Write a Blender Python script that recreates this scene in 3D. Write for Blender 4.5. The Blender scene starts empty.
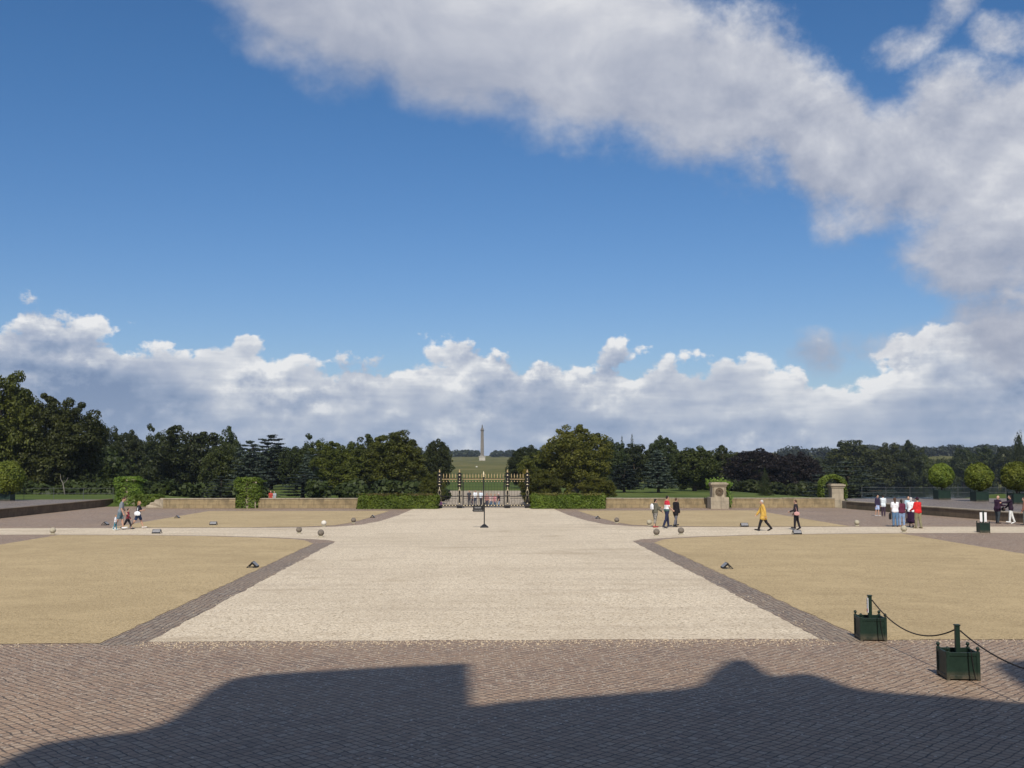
import bpy, bmesh, math, random
import numpy as np
from mathutils import Vector, Matrix, Quaternion
random.seed(7); RNG = np.random.default_rng(11)
SC = bpy.context.scene
C = SC.collection
R = math.radians

# ------------------------------------------------------------------ camera
CAM_Z = 3.6; F = 1081.0; VPX = 482.5; HZ = 465.0
cam_d = bpy.data.cameras.new('camera'); cam = bpy.data.objects.new('camera', cam_d); C.objects.link(cam)
cam_d.sensor_width = 36; cam_d.lens = F / 1024 * 36; cam_d.clip_start = 0.1; cam_d.clip_end = 20000
pitch = math.atan((HZ - 384) / F); yaw = math.atan((512 - VPX) / F)
cam.location = (0, 0, CAM_Z); cam.rotation_euler = (math.pi / 2 + pitch, 0, -yaw)
SC.camera = cam
CM = cam.rotation_euler.to_matrix()
def ray(px, py):
    return (CM @ Vector(((px - 512) / F, (384 - py) / F, -1))).normalized()
def gp(px, py, z=0.0):                      # photo pixel -> point on the level z
    r = ray(px, py); t = (z - CAM_Z) / r.z
    return Vector((r.x * t, r.y * t, z))
def dp(px, py, d):                          # photo pixel -> point at ground distance y = d
    r = ray(px, py); t = d / r.y
    return Vector((r.x * t, d, CAM_Z + r.z * t))
def xd(px, d, py=500): return dp(px, py, d).x
def zd(py, d, px=482): return dp(px, py, d).z
def m_per_px(d): return d / F

SUN_EL = 47.0; SUN_AZ = 3.0                 # behind the camera, slightly to the left
sdir = Vector((-math.sin(R(SUN_AZ)) * math.cos(R(SUN_EL)), -math.cos(R(SUN_AZ)) * math.cos(R(SUN_EL)), math.sin(R(SUN_EL))))

# ------------------------------------------------------------------ bookkeeping
def tag(o, label=None, cat=None, group=None, kind=None):
    if label: o['label'] = label
    if cat: o['category'] = cat
    if group: o['group'] = group
    if kind: o['kind'] = kind
    return o
def thing(name, label, cat, loc=(0, 0, 0), rz=0.0, group=None):
    o = bpy.data.objects.new(name, None); C.objects.link(o); o.empty_display_size = 0.3
    o.location = loc; o.rotation_euler = (0, 0, rz)
    return tag(o, label, cat, group)
def link_mesh(name, me, parent=None, mat=None, smooth=False):
    if mat is not None and len(me.materials) == 0:
        for m in (mat if isinstance(mat, (list, tuple)) else [mat]): me.materials.append(m)
    if smooth:
        me.polygons.foreach_set('use_smooth', [True] * len(me.polygons))
    o = bpy.data.objects.new(name, me); C.objects.link(o)
    if parent is not None: o.parent = parent
    return o
def copy_tree(o, parent=None, **kw):
    c = o.copy(); C.objects.link(c)
    if parent is not None: c.parent = parent
    for ch in list(o.children): copy_tree(ch, c)
    return c
class MB:
    """collects shapes, builds them as one mesh object"""
    def __init__(s): s.v = []; s.f = []; s.m = []
    def add(s, v, f, mi=0):
        b = len(s.v); s.v += [tuple(p) for p in v]; s.f += [tuple(i + b for i in q) for q in f]; s.m += [mi] * len(f); return s
    def box(s, c, size, rot=None, mi=0, taper=1.0):
        x, y, z = size[0] / 2, size[1] / 2, size[2] / 2
        vs = [Vector((sx * x * (taper if sz > 0 else 1), sy * y * (taper if sz > 0 else 1), sz * z)) for sz in (-1, 1) for sy in (-1, 1) for sx in (-1, 1)]
        if rot is not None: vs = [rot @ v for v in vs]
        vs = [v + Vector(c) for v in vs]
        return s.add(vs, [(0, 2, 3, 1), (4, 5, 7, 6), (0, 1, 5, 4), (2, 6, 7, 3), (0, 4, 6, 2), (1, 3, 7, 5)], mi)
    def lathe(s, c, prof, n=16, mi=0, axis=None):
        vs = []; fs = []
        q = Vector((0, 0, 1)).rotation_difference(axis.normalized()) if axis is not None else None
        for r, z in prof:
            for k in range(n):
                a = 2 * math.pi * k / n; p = Vector((r * math.cos(a), r * math.sin(a), z))
                if q is not None: p = q @ p
                vs.append(p + Vector(c))
        for i in range(len(prof) - 1):
            for k in range(n):
                k2 = (k + 1) % n; fs.append((i * n + k, i * n + k2, (i + 1) * n + k2, (i + 1) * n + k))
        fs.append(tuple(range(n - 1, -1, -1))); fs.append(tuple((len(prof) - 1) * n + k for k in range(n)))
        return s.add(vs, fs, mi)
    def ball(s, c, r, n=14, m=9, mi=0, sc=(1, 1, 1), rot=None):
        vs = []; fs = []
        for i in range(m + 1):
            t = math.pi * i / m
            for k in range(n):
                a = 2 * math.pi * k / n
                p = Vector((r * sc[0] * math.sin(t) * math.cos(a), r * sc[1] * math.sin(t) * math.sin(a), r * sc[2] * math.cos(t)))
                if rot is not None: p = rot @ p
                vs.append(p + Vector(c))
        for i in range(m):
            for k in range(n):
                k2 = (k + 1) % n; fs.append((i * n + k, (i + 1) * n + k, (i + 1) * n + k2, i * n + k2))
        return s.add(vs, fs, mi)
    def tube(s, pts, rad, n=8, mi=0):
        pts = [Vector(p) for p in pts]; rads = rad if isinstance(rad, (list, tuple)) else [rad] * len(pts)
        vs = []; fs = []; up = Vector((0.13, 0.21, 1)).normalized()
        for i, p in enumerate(pts):
            t = (pts[min(i + 1, len(pts) - 1)] - pts[max(i - 1, 0)]).normalized()
            u = up if abs(t.dot(up)) < 0.95 else Vector((1, 0.1, 0))
            a = t.cross(u).normalized(); b = t.cross(a).normalized()
            for k in range(n):
                w = 2 * math.pi * k / n; vs.append(p + (a * math.cos(w) + b * math.sin(w)) * rads[i])
        for i in range(len(pts) - 1):
            for k in range(n):
                k2 = (k + 1) % n; fs.append((i * n + k, i * n + k2, (i + 1) * n + k2, (i + 1) * n + k))
        fs.append(tuple(range(n - 1, -1, -1))); fs.append(tuple((len(pts) - 1) * n + k for k in range(n)))
        return s.add(vs, fs, mi)
    def cap(s, p0, r0, p1, r1, n=10):           # tapered capsule
        p0 = Vector(p0); p1 = Vector(p1); d = p1 - p0; L = d.length
        if L < 1e-6: return s.ball(p0, max(r0, r1))
        prof = []
        for i in range(4): a = math.pi / 2 * (1 - i / 4); prof.append((r0 * math.cos(a) + 1e-4, -r0 * math.sin(a)))
        prof.append((r0, 0)); prof.append((r1, L))
        for i in range(1, 5): a = math.pi / 2 * i / 4; prof.append((r1 * math.cos(a) + 1e-4, L + r1 * math.sin(a)))
        return s.lathe(p0, prof, n, 0, d)
    def mesh(s, name, recalc=True):
        me = bpy.data.meshes.new(name); me.from_pydata(s.v, [], s.f); me.update()
        if recalc:
            bm = bmesh.new(); bm.from_mesh(me); bmesh.ops.recalc_face_normals(bm, faces=bm.faces); bm.to_mesh(me); bm.free()
        if any(s.m): me.polygons.foreach_set('material_index', s.m)
        return me
    def build(s, name, mat, parent=None, bevel=0.0, smooth=False):
        o = link_mesh(name, s.mesh(name), parent, mat, smooth)
        if bevel:
            b = o.modifiers.new('bevel', 'BEVEL'); b.width = bevel; b.segments = 2; b.limit_method = 'ANGLE'
        return o

# ------------------------------------------------------------------ materials
class NT:
    def __init__(s, tree): s.t = tree; s.n = tree.nodes; s.l = tree.links
    def new(s, t, **kw):
        n = s.n.new(t)
        for k, v in kw.items(): setattr(n, k, v)
        return n
    def put(s, sock, v):
        if isinstance(v, bpy.types.NodeSocket): s.l.new(v, sock)
        elif v is not None: sock.default_value = v
    def math(s, op, a, b=None, c=None, clamp=False):
        n = s.new('ShaderNodeMath', operation=op, use_clamp=clamp)
        s.put(n.inputs[0], a); s.put(n.inputs[1], b); s.put(n.inputs[2], c); return n.outputs[0]
    def vec(s, x, y, z=0.0):
        n = s.new('ShaderNodeCombineXYZ'); s.put(n.inputs[0], x); s.put(n.inputs[1], y); s.put(n.inputs[2], z); return n.outputs[0]
    def sep(s, v):
        n = s.new('ShaderNodeSeparateXYZ'); s.put(n.inputs[0], v); return n.outputs
    def noise(s, v, scale=1.0, detail=4.0, rough=0.55, dist=0.0, out=0, dim='3D'):
        n = s.new('ShaderNodeTexNoise', noise_dimensions=dim); s.put(n.inputs['Vector'], v)
        n.inputs['Scale'].default_value = scale; n.inputs['Detail'].default_value = detail
        n.inputs['Roughness'].default_value = rough; n.inputs['Distortion'].default_value = dist
        return n.outputs[out]
    def voro(s, v, scale, feature='F1', rnd=1.0):
        n = s.new('ShaderNodeTexVoronoi', feature=feature); s.put(n.inputs['Vector'], v); n.inputs['Scale'].default_value = scale
        n.inputs['Randomness'].default_value = rnd; return n
    def mapping(s, v, scale=(1, 1, 1), rot=(0, 0, 0), loc=(0, 0, 0)):
        n = s.new('ShaderNodeMapping'); s.put(n.inputs[0], v); n.inputs['Scale'].default_value = scale
        n.inputs['Rotation'].default_value = rot; n.inputs['Location'].default_value = loc; return n.outputs[0]
    def mix(s, f, a, b, mode='MIX'):
        n = s.new('ShaderNodeMix', data_type='RGBA', blend_type=mode); s.put(n.inputs[0], f)
        s.put(n.inputs[6], a if isinstance(a, bpy.types.NodeSocket) else (*a[:3], 1)); s.put(n.inputs[7], b if isinstance(b, bpy.types.NodeSocket) else (*b[:3], 1))
        return n.outputs[2]
    def ramp(s, f, stops, interp='LINEAR'):
        n = s.new('ShaderNodeValToRGB'); s.put(n.inputs[0], f); e = n.color_ramp.elements; n.color_ramp.interpolation = interp
        while len(e) < len(stops): e.new(0.5)
        for i, (p, c) in enumerate(stops):
            e[i].position = p; e[i].color = (*c[:3], 1) if not isinstance(c, (int, float)) else (c, c, c, 1)
        return n.outputs[0]
    def mapr(s, v, a, b, c=0.0, d=1.0, smooth=False):
        n = s.new('ShaderNodeMapRange', interpolation_type='SMOOTHSTEP' if smooth else 'LINEAR'); s.put(n.inputs[0], v)
        for i, q in enumerate((a, b, c, d)): s.put(n.inputs[i + 1], q)
        return n.outputs[0]
    def bump(s, h, strength=0.5, dist=0.01):
        n = s.new('ShaderNodeBump'); s.put(n.inputs['Height'], h); n.inputs['Strength'].default_value = strength; n.inputs['Distance'].default_value = dist
        return n.outputs[0]
def newmat(name):
    m = bpy.data.materials.new(name); m.use_nodes = True
    nt = NT(m.node_tree); b = nt.n['Principled BSDF']; b.inputs['Roughness'].default_value = 0.8
    b.inputs['Specular IOR Level'].default_value = 0.3
    return m, nt, b
def pos(nt): return nt.new('ShaderNodeNewGeometry').outputs['Position']
def objc(nt): return nt.new('ShaderNodeTexCoord').outputs['Object']
def plain(name, col, rough=0.7, var=0.15, scale=8.0, metal=0.0, spec=0.3, bumpk=0.0):
    m, nt, b = newmat(name); n = nt.noise(objc(nt), scale, 5, 0.6)
    lo = tuple(c * (1 - var) for c in col); hi = tuple(min(1, c * (1 + var)) for c in col)
    nt.put(b.inputs['Base Color'], nt.ramp(n, [(0.3, lo), (0.7, hi)]))
    b.inputs['Roughness'].default_value = rough; b.inputs['Metallic'].default_value = metal; b.inputs['Specular IOR Level'].default_value = spec
    if bumpk: nt.put(b.inputs['Normal'], nt.bump(n, bumpk, 0.02))
    return m
def leafmat(name, a, bcol, spread=0.25, trans=0.25):
    m, nt, b = newmat(name)
    n = nt.noise(objc(nt), spread, 3, 0.6)
    ri = nt.new('ShaderNodeNewGeometry').outputs['Random Per Island']
    oi = nt.new('ShaderNodeObjectInfo').outputs['Random']
    f = nt.math('ADD', nt.math('MULTIPLY', nt.math('SUBTRACT', n, 0.5), 1.8), nt.math('MULTIPLY_ADD', ri, 0.5, 0.25), clamp=True)
    col = nt.mix(f, a, bcol)
    hs = nt.new('ShaderNodeHueSaturation'); nt.put(hs.inputs['Color'], col)
    nt.put(hs.inputs['Value'], nt.math('MULTIPLY_ADD', oi, 0.4, 0.8)); nt.put(hs.inputs['Hue'], nt.math('MULTIPLY_ADD', oi, 0.025, 0.487))
    col = hs.outputs[0]
    nt.put(b.inputs['Base Color'], col); b.inputs['Roughness'].default_value = 0.55; b.inputs['Specular IOR Level'].default_value = 0.25
    tr = nt.new('ShaderNodeBsdfTranslucent'); nt.put(tr.inputs[0], col)
    mx = nt.new('ShaderNodeMixShader'); mx.inputs[0].default_value = trans
    nt.l.new(b.outputs[0], mx.inputs[1]); nt.l.new(tr.outputs[0], mx.inputs[2])
    nt.l.new(mx.outputs[0], nt.n['Material Output'].inputs[0])
    return m

# setts ------------------------------------------------------------
def sett_material(name, angle, base, bw=0.19, rh=0.15, off=0.5, spill=1.0):
    m, nt, b = newmat(name); p = pos(nt)
    wob = nt.noise(p, 1.7, 2, 0.5, out=1)
    vm = nt.new('ShaderNodeVectorMath', operation='MULTIPLY_ADD'); nt.put(vm.inputs[0], wob); vm.inputs[1].default_value = (0.16, 0.16, 0); nt.put(vm.inputs[2], p)
    fine = nt.noise(p, 7, 3, 0.5, out=1)
    vm2 = nt.new('ShaderNodeVectorMath', operation='MULTIPLY_ADD'); nt.put(vm2.inputs[0], fine); vm2.inputs[1].default_value = (0.05, 0.05, 0); nt.put(vm2.inputs[2], vm.outputs[0])
    v = nt.mapping(vm2.outputs[0], rot=(0, 0, angle))
    br = nt.new('ShaderNodeTexBrick'); nt.put(br.inputs['Vector'], v); br.offset = off; br.squash = 1.0
    br.inputs['Scale'].default_value = 1.0; br.inputs['Brick Width'].default_value = bw; br.inputs['Row Height'].default_value = rh
    br.inputs['Mortar Size'].default_value = 0.0145; br.inputs['Mortar Smooth'].default_value = 0.5; br.inputs['Bias'].default_value = 0.0
    br.inputs['Color1'].default_value = (0, 0, 0, 1); br.inputs['Color2'].default_value = (1, 1, 1, 1); br.inputs['Mortar'].default_value = (0.5, 0.5, 0.5, 1)
    tone = nt.ramp(br.outputs['Color'], [(0.0, tuple(c * k for c, k in zip(base, (0.60, 0.61, 0.66)))), (0.35, tuple(c * k for c, k in zip(base, (0.98, 0.90, 0.88)))), (0.7, base), (1.0, tuple(c * k for c, k in zip(base, (1.18, 1.27, 1.36))))])
    grain = nt.noise(p, 45, 4, 0.7)
    big = nt.noise(p, 0.23, 4, 0.6)
    c1 = nt.mix(nt.mapr(grain, 0.3, 0.7, 0.0, 0.5), tone, tuple(c * 0.55 for c in base))
    c2 = nt.mix(nt.mapr(big, 0.35, 0.7, 0.0, 0.45), c1, tuple(c * k for c, k in zip(base, (1.25, 1.18, 1.05))))
    mort = nt.mix(nt.noise(p, 3, 3, 0.6), (0.055, 0.042, 0.034), (0.125, 0.098, 0.072))
    jf = nt.math('MULTIPLY', br.outputs['Fac'], nt.mapr(nt.noise(p, 5.5, 3, 0.65), 0.34, 0.56, 0.45, 1.0))
    col = nt.mix(jf, c2, mort)
    # loose gravel grains carried over the setts
    cell = nt.voro(p, 21); rnd = nt.sep(cell.outputs['Color'])
    x, y, z = nt.sep(p)
    band = nt.math('ADD', nt.mapr(y, 14.5, 23.0, 0.0, 0.26), nt.mapr(nt.noise(p, 0.5, 3, 0.6), 0.45, 0.75, 0.0, 0.16))
    band = nt.math('MULTIPLY', band, nt.mapr(y, 10, 16, 0.25, 1.0))
    grainmask = nt.math('MULTIPLY', nt.math('LESS_THAN', rnd[0], nt.math('MULTIPLY', band, spill)), nt.math('LESS_THAN', cell.outputs['Distance'], 0.42))
    col = nt.mix(grainmask, col, nt.mix(rnd[1], (0.42, 0.34, 0.25), (0.62, 0.54, 0.43)))
    nt.put(b.inputs['Base Color'], col); b.inputs['Roughness'].default_value = 0.62
    h = nt.math('ADD', nt.math('MULTIPLY', br.outputs['Fac'], -1.0), nt.math('MULTIPLY', grain, 0.25))
    h = nt.math('ADD', h, nt.math('MULTIPLY', nt.sep(br.outputs['Color'])[0], 0.3))
    h = nt.math('ADD', h, nt.math('MULTIPLY', grainmask, 0.5))
    nt.put(b.inputs['Normal'], nt.bump(h, 0.9, 0.018))
    return m
def gravel_material(name, a, bcol, c, scale, tracks):
    m, nt, b = newmat(name); p = pos(nt)
    cell = nt.voro(p, scale); r = nt.sep(cell.outputs['Color'])
    col = nt.ramp(r[0], [(0.0, c), (0.12, a), (0.55, bcol), (0.9, tuple(min(0.95, k * 1.25) for k in bcol)), (1.0, tuple(k * 0.75 for k in c))])
    mid = nt.noise(p, 1.1, 5, 0.65); lo = nt.noise(p, 0.13, 3, 0.55)
    col = nt.mix(nt.mapr(mid, 0.35, 0.75, 0.0, 0.35), col, a)
    col = nt.mix(nt.mapr(lo, 0.42, 0.7, 0.0, 0.40), col, tuple(k * 0.82 for k in a))
    if not tracks:
        pt = nt.noise(p, 0.45, 6, 0.68, 0.6); col = nt.mix(nt.mapr(pt, 0.46, 0.70, 0.0, 0.4), col, tuple(min(1, k * 1.25) for k in bcol))
        sc = nt.noise(nt.mapping(p, scale=(0.22, 1.4, 1), rot=(0, 0, 0.25)), 1.0, 5, 0.65); col = nt.mix(nt.mapr(sc, 0.53, 0.75, 0.0, 0.25), col, c)
    else:
        sm = nt.noise(nt.mapping(p, scale=(0.22, 0.5, 1), loc=(1.7, 4.2, 0)), 1.0, 6, 0.66, 0.5); col = nt.mix(nt.mapr(sm, 0.54, 0.70, 0.0, 0.5), col, (0.36, 0.275, 0.175))
    if tracks:
        s = nt.noise(nt.mapping(p, scale=(1.3, 0.05, 1)), 1.0, 4, 0.6)
        col = nt.mix(nt.mapr(s, 0.52, 0.75, 0.0, 0.16), col, (0.34, 0.265, 0.19))
        s2 = nt.noise(nt.mapping(p, scale=(0.05, 0.75, 1), loc=(3, 7, 0)), 1.0, 4, 0.6)
        col = nt.mix(nt.mapr(s2, 0.5, 0.75, 0.0, 0.40), col, (0.35, 0.275, 0.195))
    nt.put(b.inputs['Base Color'], col); b.inputs['Roughness'].default_value = 0.85
    h = nt.math('ADD', nt.math('MULTIPLY', cell.outputs['Distance'], -1.0), nt.math('MULTIPLY', mid, 0.6))
    nt.put(b.inputs['Normal'], nt.bump(h, 0.55, 0.02))
    return m
def grass_material(name, cols, sc=0.05):
    m, nt, b = newmat(name); p = pos(nt)
    n1 = nt.noise(p, sc, 6, 0.65); n2 = nt.noise(p, 1.5, 4, 0.7); n3 = nt.noise(nt.mapping(p, scale=(0.02, 0.006, 1)), 1.0, 5, 0.6)
    f = nt.math('ADD', nt.math('MULTIPLY', n1, 0.45), nt.math('MULTIPLY_ADD', n3, 0.4, nt.math('MULTIPLY', n2, 0.15)))
    nt.put(b.inputs['Base Color'], nt.mix(nt.mapr(nt.sep(p)[1], 260, 520, 0.75, 0.0, True), nt.ramp(f, [(0.41, cols[0]), (0.5, cols[1]), (0.59, cols[2])]), nt.ramp(n1, [(0.35, (0.05, 0.085, 0.016)), (0.65, (0.095, 0.135, 0.03))])))
    b.inputs['Roughness'].default_value = 0.95; b.inputs['Specular IOR Level'].default_value = 0.1
    nt.put(b.inputs['Normal'], nt.bump(n2, 0.6, 0.1)); return m
def stone_material(name, a, bcol, stain, block=(0.7, 0.3)):
    m, nt, b = newmat(name); p = objc(nt)
    x, y, z = nt.sep(p); v = nt.vec(nt.math('ADD', x, y), z, 0.0)
    br = nt.new('ShaderNodeTexBrick'); nt.put(br.inputs['Vector'], v); br.inputs['Scale'].default_value = 1.0
    br.inputs['Brick Width'].default_value = block[0]; br.inputs['Row Height'].default_value = block[1]; br.inputs['Mortar Size'].default_value = 0.006
    br.inputs['Color1'].default_value = (*a, 1); br.inputs['Color2'].default_value = (*bcol, 1); br.inputs['Mortar'].default_value = (*stain, 1)
    n = nt.noise(p, 1.6, 6, 0.65); n2 = nt.noise(nt.mapping(p, scale=(5, 5, 0.8)), 1.0, 4, 0.6); n3 = nt.noise(p, 22, 4, 0.6)
    c = nt.mix(nt.mapr(n, 0.45, 0.72, 0.0, 0.75), br.outputs[0], stain)
    c = nt.mix(nt.mapr(n2, 0.5, 0.75, 0.0, 0.6), c, tuple(k * 0.6 for k in stain))
    c = nt.mix(nt.mapr(n3, 0.4, 0.7, 0.0, 0.35), c, tuple(k * 0.7 for k in a))
    nt.put(b.inputs['Base Color'], c); b.inputs['Roughness'].default_value = 0.9
    nt.put(b.inputs['Normal'], nt.bump(nt.math('MULTIPLY_ADD', n3, 0.5, nt.math('MULTIPLY', br.outputs['Fac'], -0.6)), 0.7, 0.02)); return m

M = {}
M['setts'] = sett_material('setts', R(45), (0.365, 0.262, 0.180), 0.150, 0.140, 0.0)
M['setts_rows'] = sett_material('setts_rows', R(90), (0.30, 0.232, 0.166), 0.22, 0.13, 0.5, 0.12)
M['terrace'] = sett_material('terrace_setts', R(0), (0.2, 0.17, 0.15), 0.3, 0.16, 0.5)
M['gravel'] = gravel_material('gravel', (0.545, 0.44, 0.30), (0.67, 0.57, 0.42), (0.25, 0.19, 0.12), 24, True)
M['hoggin'] = gravel_material('hoggin', (0.385, 0.283, 0.145), (0.465, 0.354, 0.192), (0.20, 0.14, 0.065), 30, False)
M['road'] = gravel_material('road', (0.32, 0.26, 0.18), (0.40, 0.33, 0.24), (0.17, 0.135, 0.10), 20, False)
M['grass'] = grass_material('grass', ((0.058, 0.066, 0.013), (0.105, 0.102, 0.024), (0.165, 0.140, 0.045)))
M['stone'] = stone_material('stone', (0.36, 0.275, 0.150), (0.28, 0.205, 0.110), (0.12, 0.095, 0.058))
M['stone_dark'] = stone_material('stone_dark', (0.20, 0.145, 0.09), (0.15, 0.11, 0.07), (0.08, 0.063, 0.045))
M['stone_pale'] = stone_material('stone_pale', (0.42, 0.35, 0.25), (0.36, 0.30, 0.215), (0.21, 0.18, 0.13), (2.0, 0.6))
M['palace'] = stone_material('palace_stone', (0.42, 0.33, 0.2), (0.38, 0.29, 0.18), (0.2, 0.16, 0.1), (1.1, 0.45))
M['column'] = plain('column_stone', (0.205, 0.178, 0.145), 0.85, 0.2, 0.35)
M['column_pale'] = plain('column_base_stone', (0.46, 0.42, 0.35), 0.85, 0.15, 0.4)
M['lead'] = plain('weathered_statue', (0.14, 0.14, 0.14), 0.6, 0.2, 1.0)
M['ball'] = plain('weathered_ball_stone', (0.17, 0.145, 0.115), 0.9, 0.35, 9, bumpk=0.4)
M['ball_white'] = plain('white_ball_stone', (0.66, 0.62, 0.53), 0.9, 0.12, 9, bumpk=0.3)
M['ball_pale'] = plain('pale_ball_stone', (0.40, 0.36, 0.26), 0.9, 0.25, 9, bumpk=0.4)
M['iron'] = plain('black_iron', (0.012, 0.011, 0.011), 0.5, 0.3, 12, spec=0.3)
M['gold'] = plain('gilding', (0.74, 0.62, 0.40), 0.4, 0.15, 20, metal=0.1, spec=0.5)
M['gilt_old'] = plain('worn_gilding', (0.46, 0.33, 0.17), 0.55, 0.35, 14, metal=0.15, spec=0.4)
M['green'] = plain('dark_green_paint', (0.009, 0.024, 0.016), 0.5, 0.3, 7, spec=0.4, bumpk=0.08)
m, nt, b = newmat('worn_green_paint'); p = objc(nt); w1 = nt.noise(p, 6, 5, 0.65); w2 = nt.noise(p, 38, 4, 0.7); zz = nt.sep(p)[2]
cc_ = nt.ramp(w1, [(0.3, (0.007, 0.019, 0.013)), (0.7, (0.014, 0.033, 0.022))]); cc_ = nt.mix(nt.mapr(w2, 0.66, 0.72, 0.0, 0.7), cc_, (0.06, 0.06, 0.045))
cc_ = nt.mix(nt.math('MULTIPLY', nt.mapr(zz, 0.02, 0.16, 0.8, 0.0), nt.mapr(w1, 0.35, 0.6, 0.2, 1.0)), cc_, (0.13, 0.10, 0.07)); nt.put(b.inputs['Base Color'], cc_); b.inputs['Roughness'].default_value = 0.5
nt.put(b.inputs['Normal'], nt.bump(w1, 0.15, 0.02)); M['green'] = m
M['soil'] = plain('soil', (0.04, 0.03, 0.02), 0.95, 0.4, 18, bumpk=0.6)
M['white'] = plain('white_paint', (0.78, 0.77, 0.75), 0.5, 0.05, 6)
M['red'] = plain('red_paint', (0.5, 0.04, 0.04), 0.5, 0.1, 6)
M['black'] = plain('black_plastic', (0.015, 0.015, 0.016), 0.45, 0.2, 9)
M['grey'] = plain('grey_metal', (0.3, 0.29, 0.28), 0.45, 0.2, 9, metal=0.3)
M['rope'] = plain('dark_rope', (0.02, 0.017, 0.015), 0.9, 0.4, 40)
M['bark'] = plain('bark', (0.075, 0.058, 0.042), 0.95, 0.4, 1.6, bumpk=0.6)
M['bark_pale'] = plain('pale_bark', (0.2, 0.18, 0.15), 0.95, 0.3, 1.6, bumpk=0.5)
M['rail'] = plain('grey_rail', (0.10, 0.105, 0.105), 0.6, 0.2, 3)
M['wool'] = plain('wool', (0.7, 0.67, 0.6), 0.95, 0.1, 4)
m, nt, b = newmat('glass'); b.inputs['Base Color'].default_value = (0.03, 0.035, 0.04, 1); b.inputs['Roughness'].default_value = 0.08; b.inputs['Specular IOR Level'].default_value = 0.6
nt.put(b.inputs['Normal'], nt.bump(nt.noise(objc(nt), 2, 2), 0.05, 0.01)); M['glass'] = m
m, nt, b = newmat('lake_water'); b.inputs['Base Color'].default_value = (0.03, 0.045, 0.05, 1); b.inputs['Roughness'].default_value = 0.06; b.inputs['Specular IOR Level'].default_value = 0.5
nt.put(b.inputs['Normal'], nt.bump(nt.math('MULTIPLY', nt.noise(nt.mapping(pos(nt), scale=(0.5, 1.6, 1)), 1.0, 3), nt.mapr(nt.sep(pos(nt))[0], 90, 120, 1.0, 0.06)), 1.0, 0.5)); M['water'] = m
M['leaf_olive'] = leafmat('leaves_olive', (0.027, 0.037, 0.006), (0.118, 0.122, 0.016))
M['leaf_bright'] = leafmat('leaves_bright', (0.042, 0.056, 0.008), (0.175, 0.170, 0.022))
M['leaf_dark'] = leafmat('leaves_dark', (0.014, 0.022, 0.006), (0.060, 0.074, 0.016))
M['leaf_mid'] = leafmat('leaves_mid', (0.018, 0.028, 0.006), (0.080, 0.092, 0.016))
M['leaf_cedar'] = leafmat('needles_cedar', (0.030, 0.044, 0.030), (0.095, 0.120, 0.085), 0.4, 0.1)
M['leaf_cedar_dark'] = leafmat('needles_cedar_dark', (0.016, 0.026, 0.020), (0.05, 0.066, 0.048), 0.4, 0.1)
M['leaf_copper'] = leafmat('leaves_copper', (0.010, 0.008, 0.007), (0.030, 0.020, 0.015))
M['leaf_far'] = leafmat('leaves_far', (0.020, 0.030, 0.016), (0.05, 0.062, 0.03), 0.03)
M['leaf_hedge'] = leafmat('leaves_hedge', (0.055, 0.10, 0.010), (0.155, 0.215, 0.025), 1.2)
M['leaf_hedge_dry'] = leafmat('leaves_hedge_dry', (0.07, 0.075, 0.015), (0.19, 0.15, 0.04), 1.2)
M['leaf_topiary'] = leafmat('leaves_topiary', (0.055, 0.09, 0.010), (0.20, 0.225, 0.028), 1.0)
M['leaf_ivy'] = leafmat('leaves_ivy', (0.05, 0.09, 0.010), (0.165, 0.225, 0.03), 1.4)
M['leaf_yellow'] = leafmat('leaves_yellow', (0.12, 0.12, 0.015), (0.30, 0.24, 0.03), 0.8)

# ------------------------------------------------------------------ terrain
def ss(a, b, x):
    t = np.clip((np.asarray(x, float) - a) / (b - a), 0, 1); return t * t * (3 - 2 * t)
LAKE_Z = -5.0
def tz(x, y):
    x = np.asarray(x, float); y = np.asarray(y, float); ax = np.abs(x)
    z = -0.06 - 0.94 * ss(93, 112, y)
    z = z - 1.4 * ss(130, 260, y) * ss(28, 70, ax)
    z = z - 4.6 * ss(46, 84, x) * ss(112, 185, y) * (1 - ss(425, 470, y))
    far = np.clip((y - 380) / 770.0, 0, 1.6)
    z = z + 9.2 * far ** 1.25 + 2.0 * ss(1150, 1400, y)
    z = z + 7.0 * ss(200, 460, x) * ss(560, 1000, y)
    bank = ss(94, 98, y) * (1 - ss(114, 135, y))
    side = ss(29, 33, -x) + ss(50, 54, x)
    z = z * (1 - bank * side) + 0.52 * bank * side
    z = z + 0.25 * np.sin(x * 0.021 + 1.3) * np.sin(y * 0.017) * ss(200, 400, y)
    return z
def tzf(x, y): return float(tz(x, y))
xs = np.concatenate([np.linspace(-9000, -700, 14), np.linspace(-600, -125, 20), np.arange(-120, 121, 4.0), np.linspace(125, 600, 40), np.linspace(700, 9000, 14)])
ys = np.concatenate([np.linspace(-3000, -100, 8), np.arange(-90, 88, 6.0), np.arange(88, 140, 1.0), np.arange(140, 480, 6.0), np.arange(490, 1500, 25.0), np.linspace(1550, 9000, 16)])
gx, gy = np.meshgrid(xs, ys); gz = tz(gx, gy)
me = bpy.data.meshes.new('ground')
vv = np.stack([gx, gy, gz], -1).reshape(-1, 3); nx_, ny_ = len(xs), len(ys)
ff = [(j * nx_ + i, j * nx_ + i + 1, (j + 1) * nx_ + i + 1, (j + 1) * nx_ + i) for j in range(ny_ - 1) for i in range(nx_ - 1)]
me.from_pydata(vv.tolist(), [], ff); me.update()
tag(link_mesh('ground', me, None, M['grass'], True), kind='structure')

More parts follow.
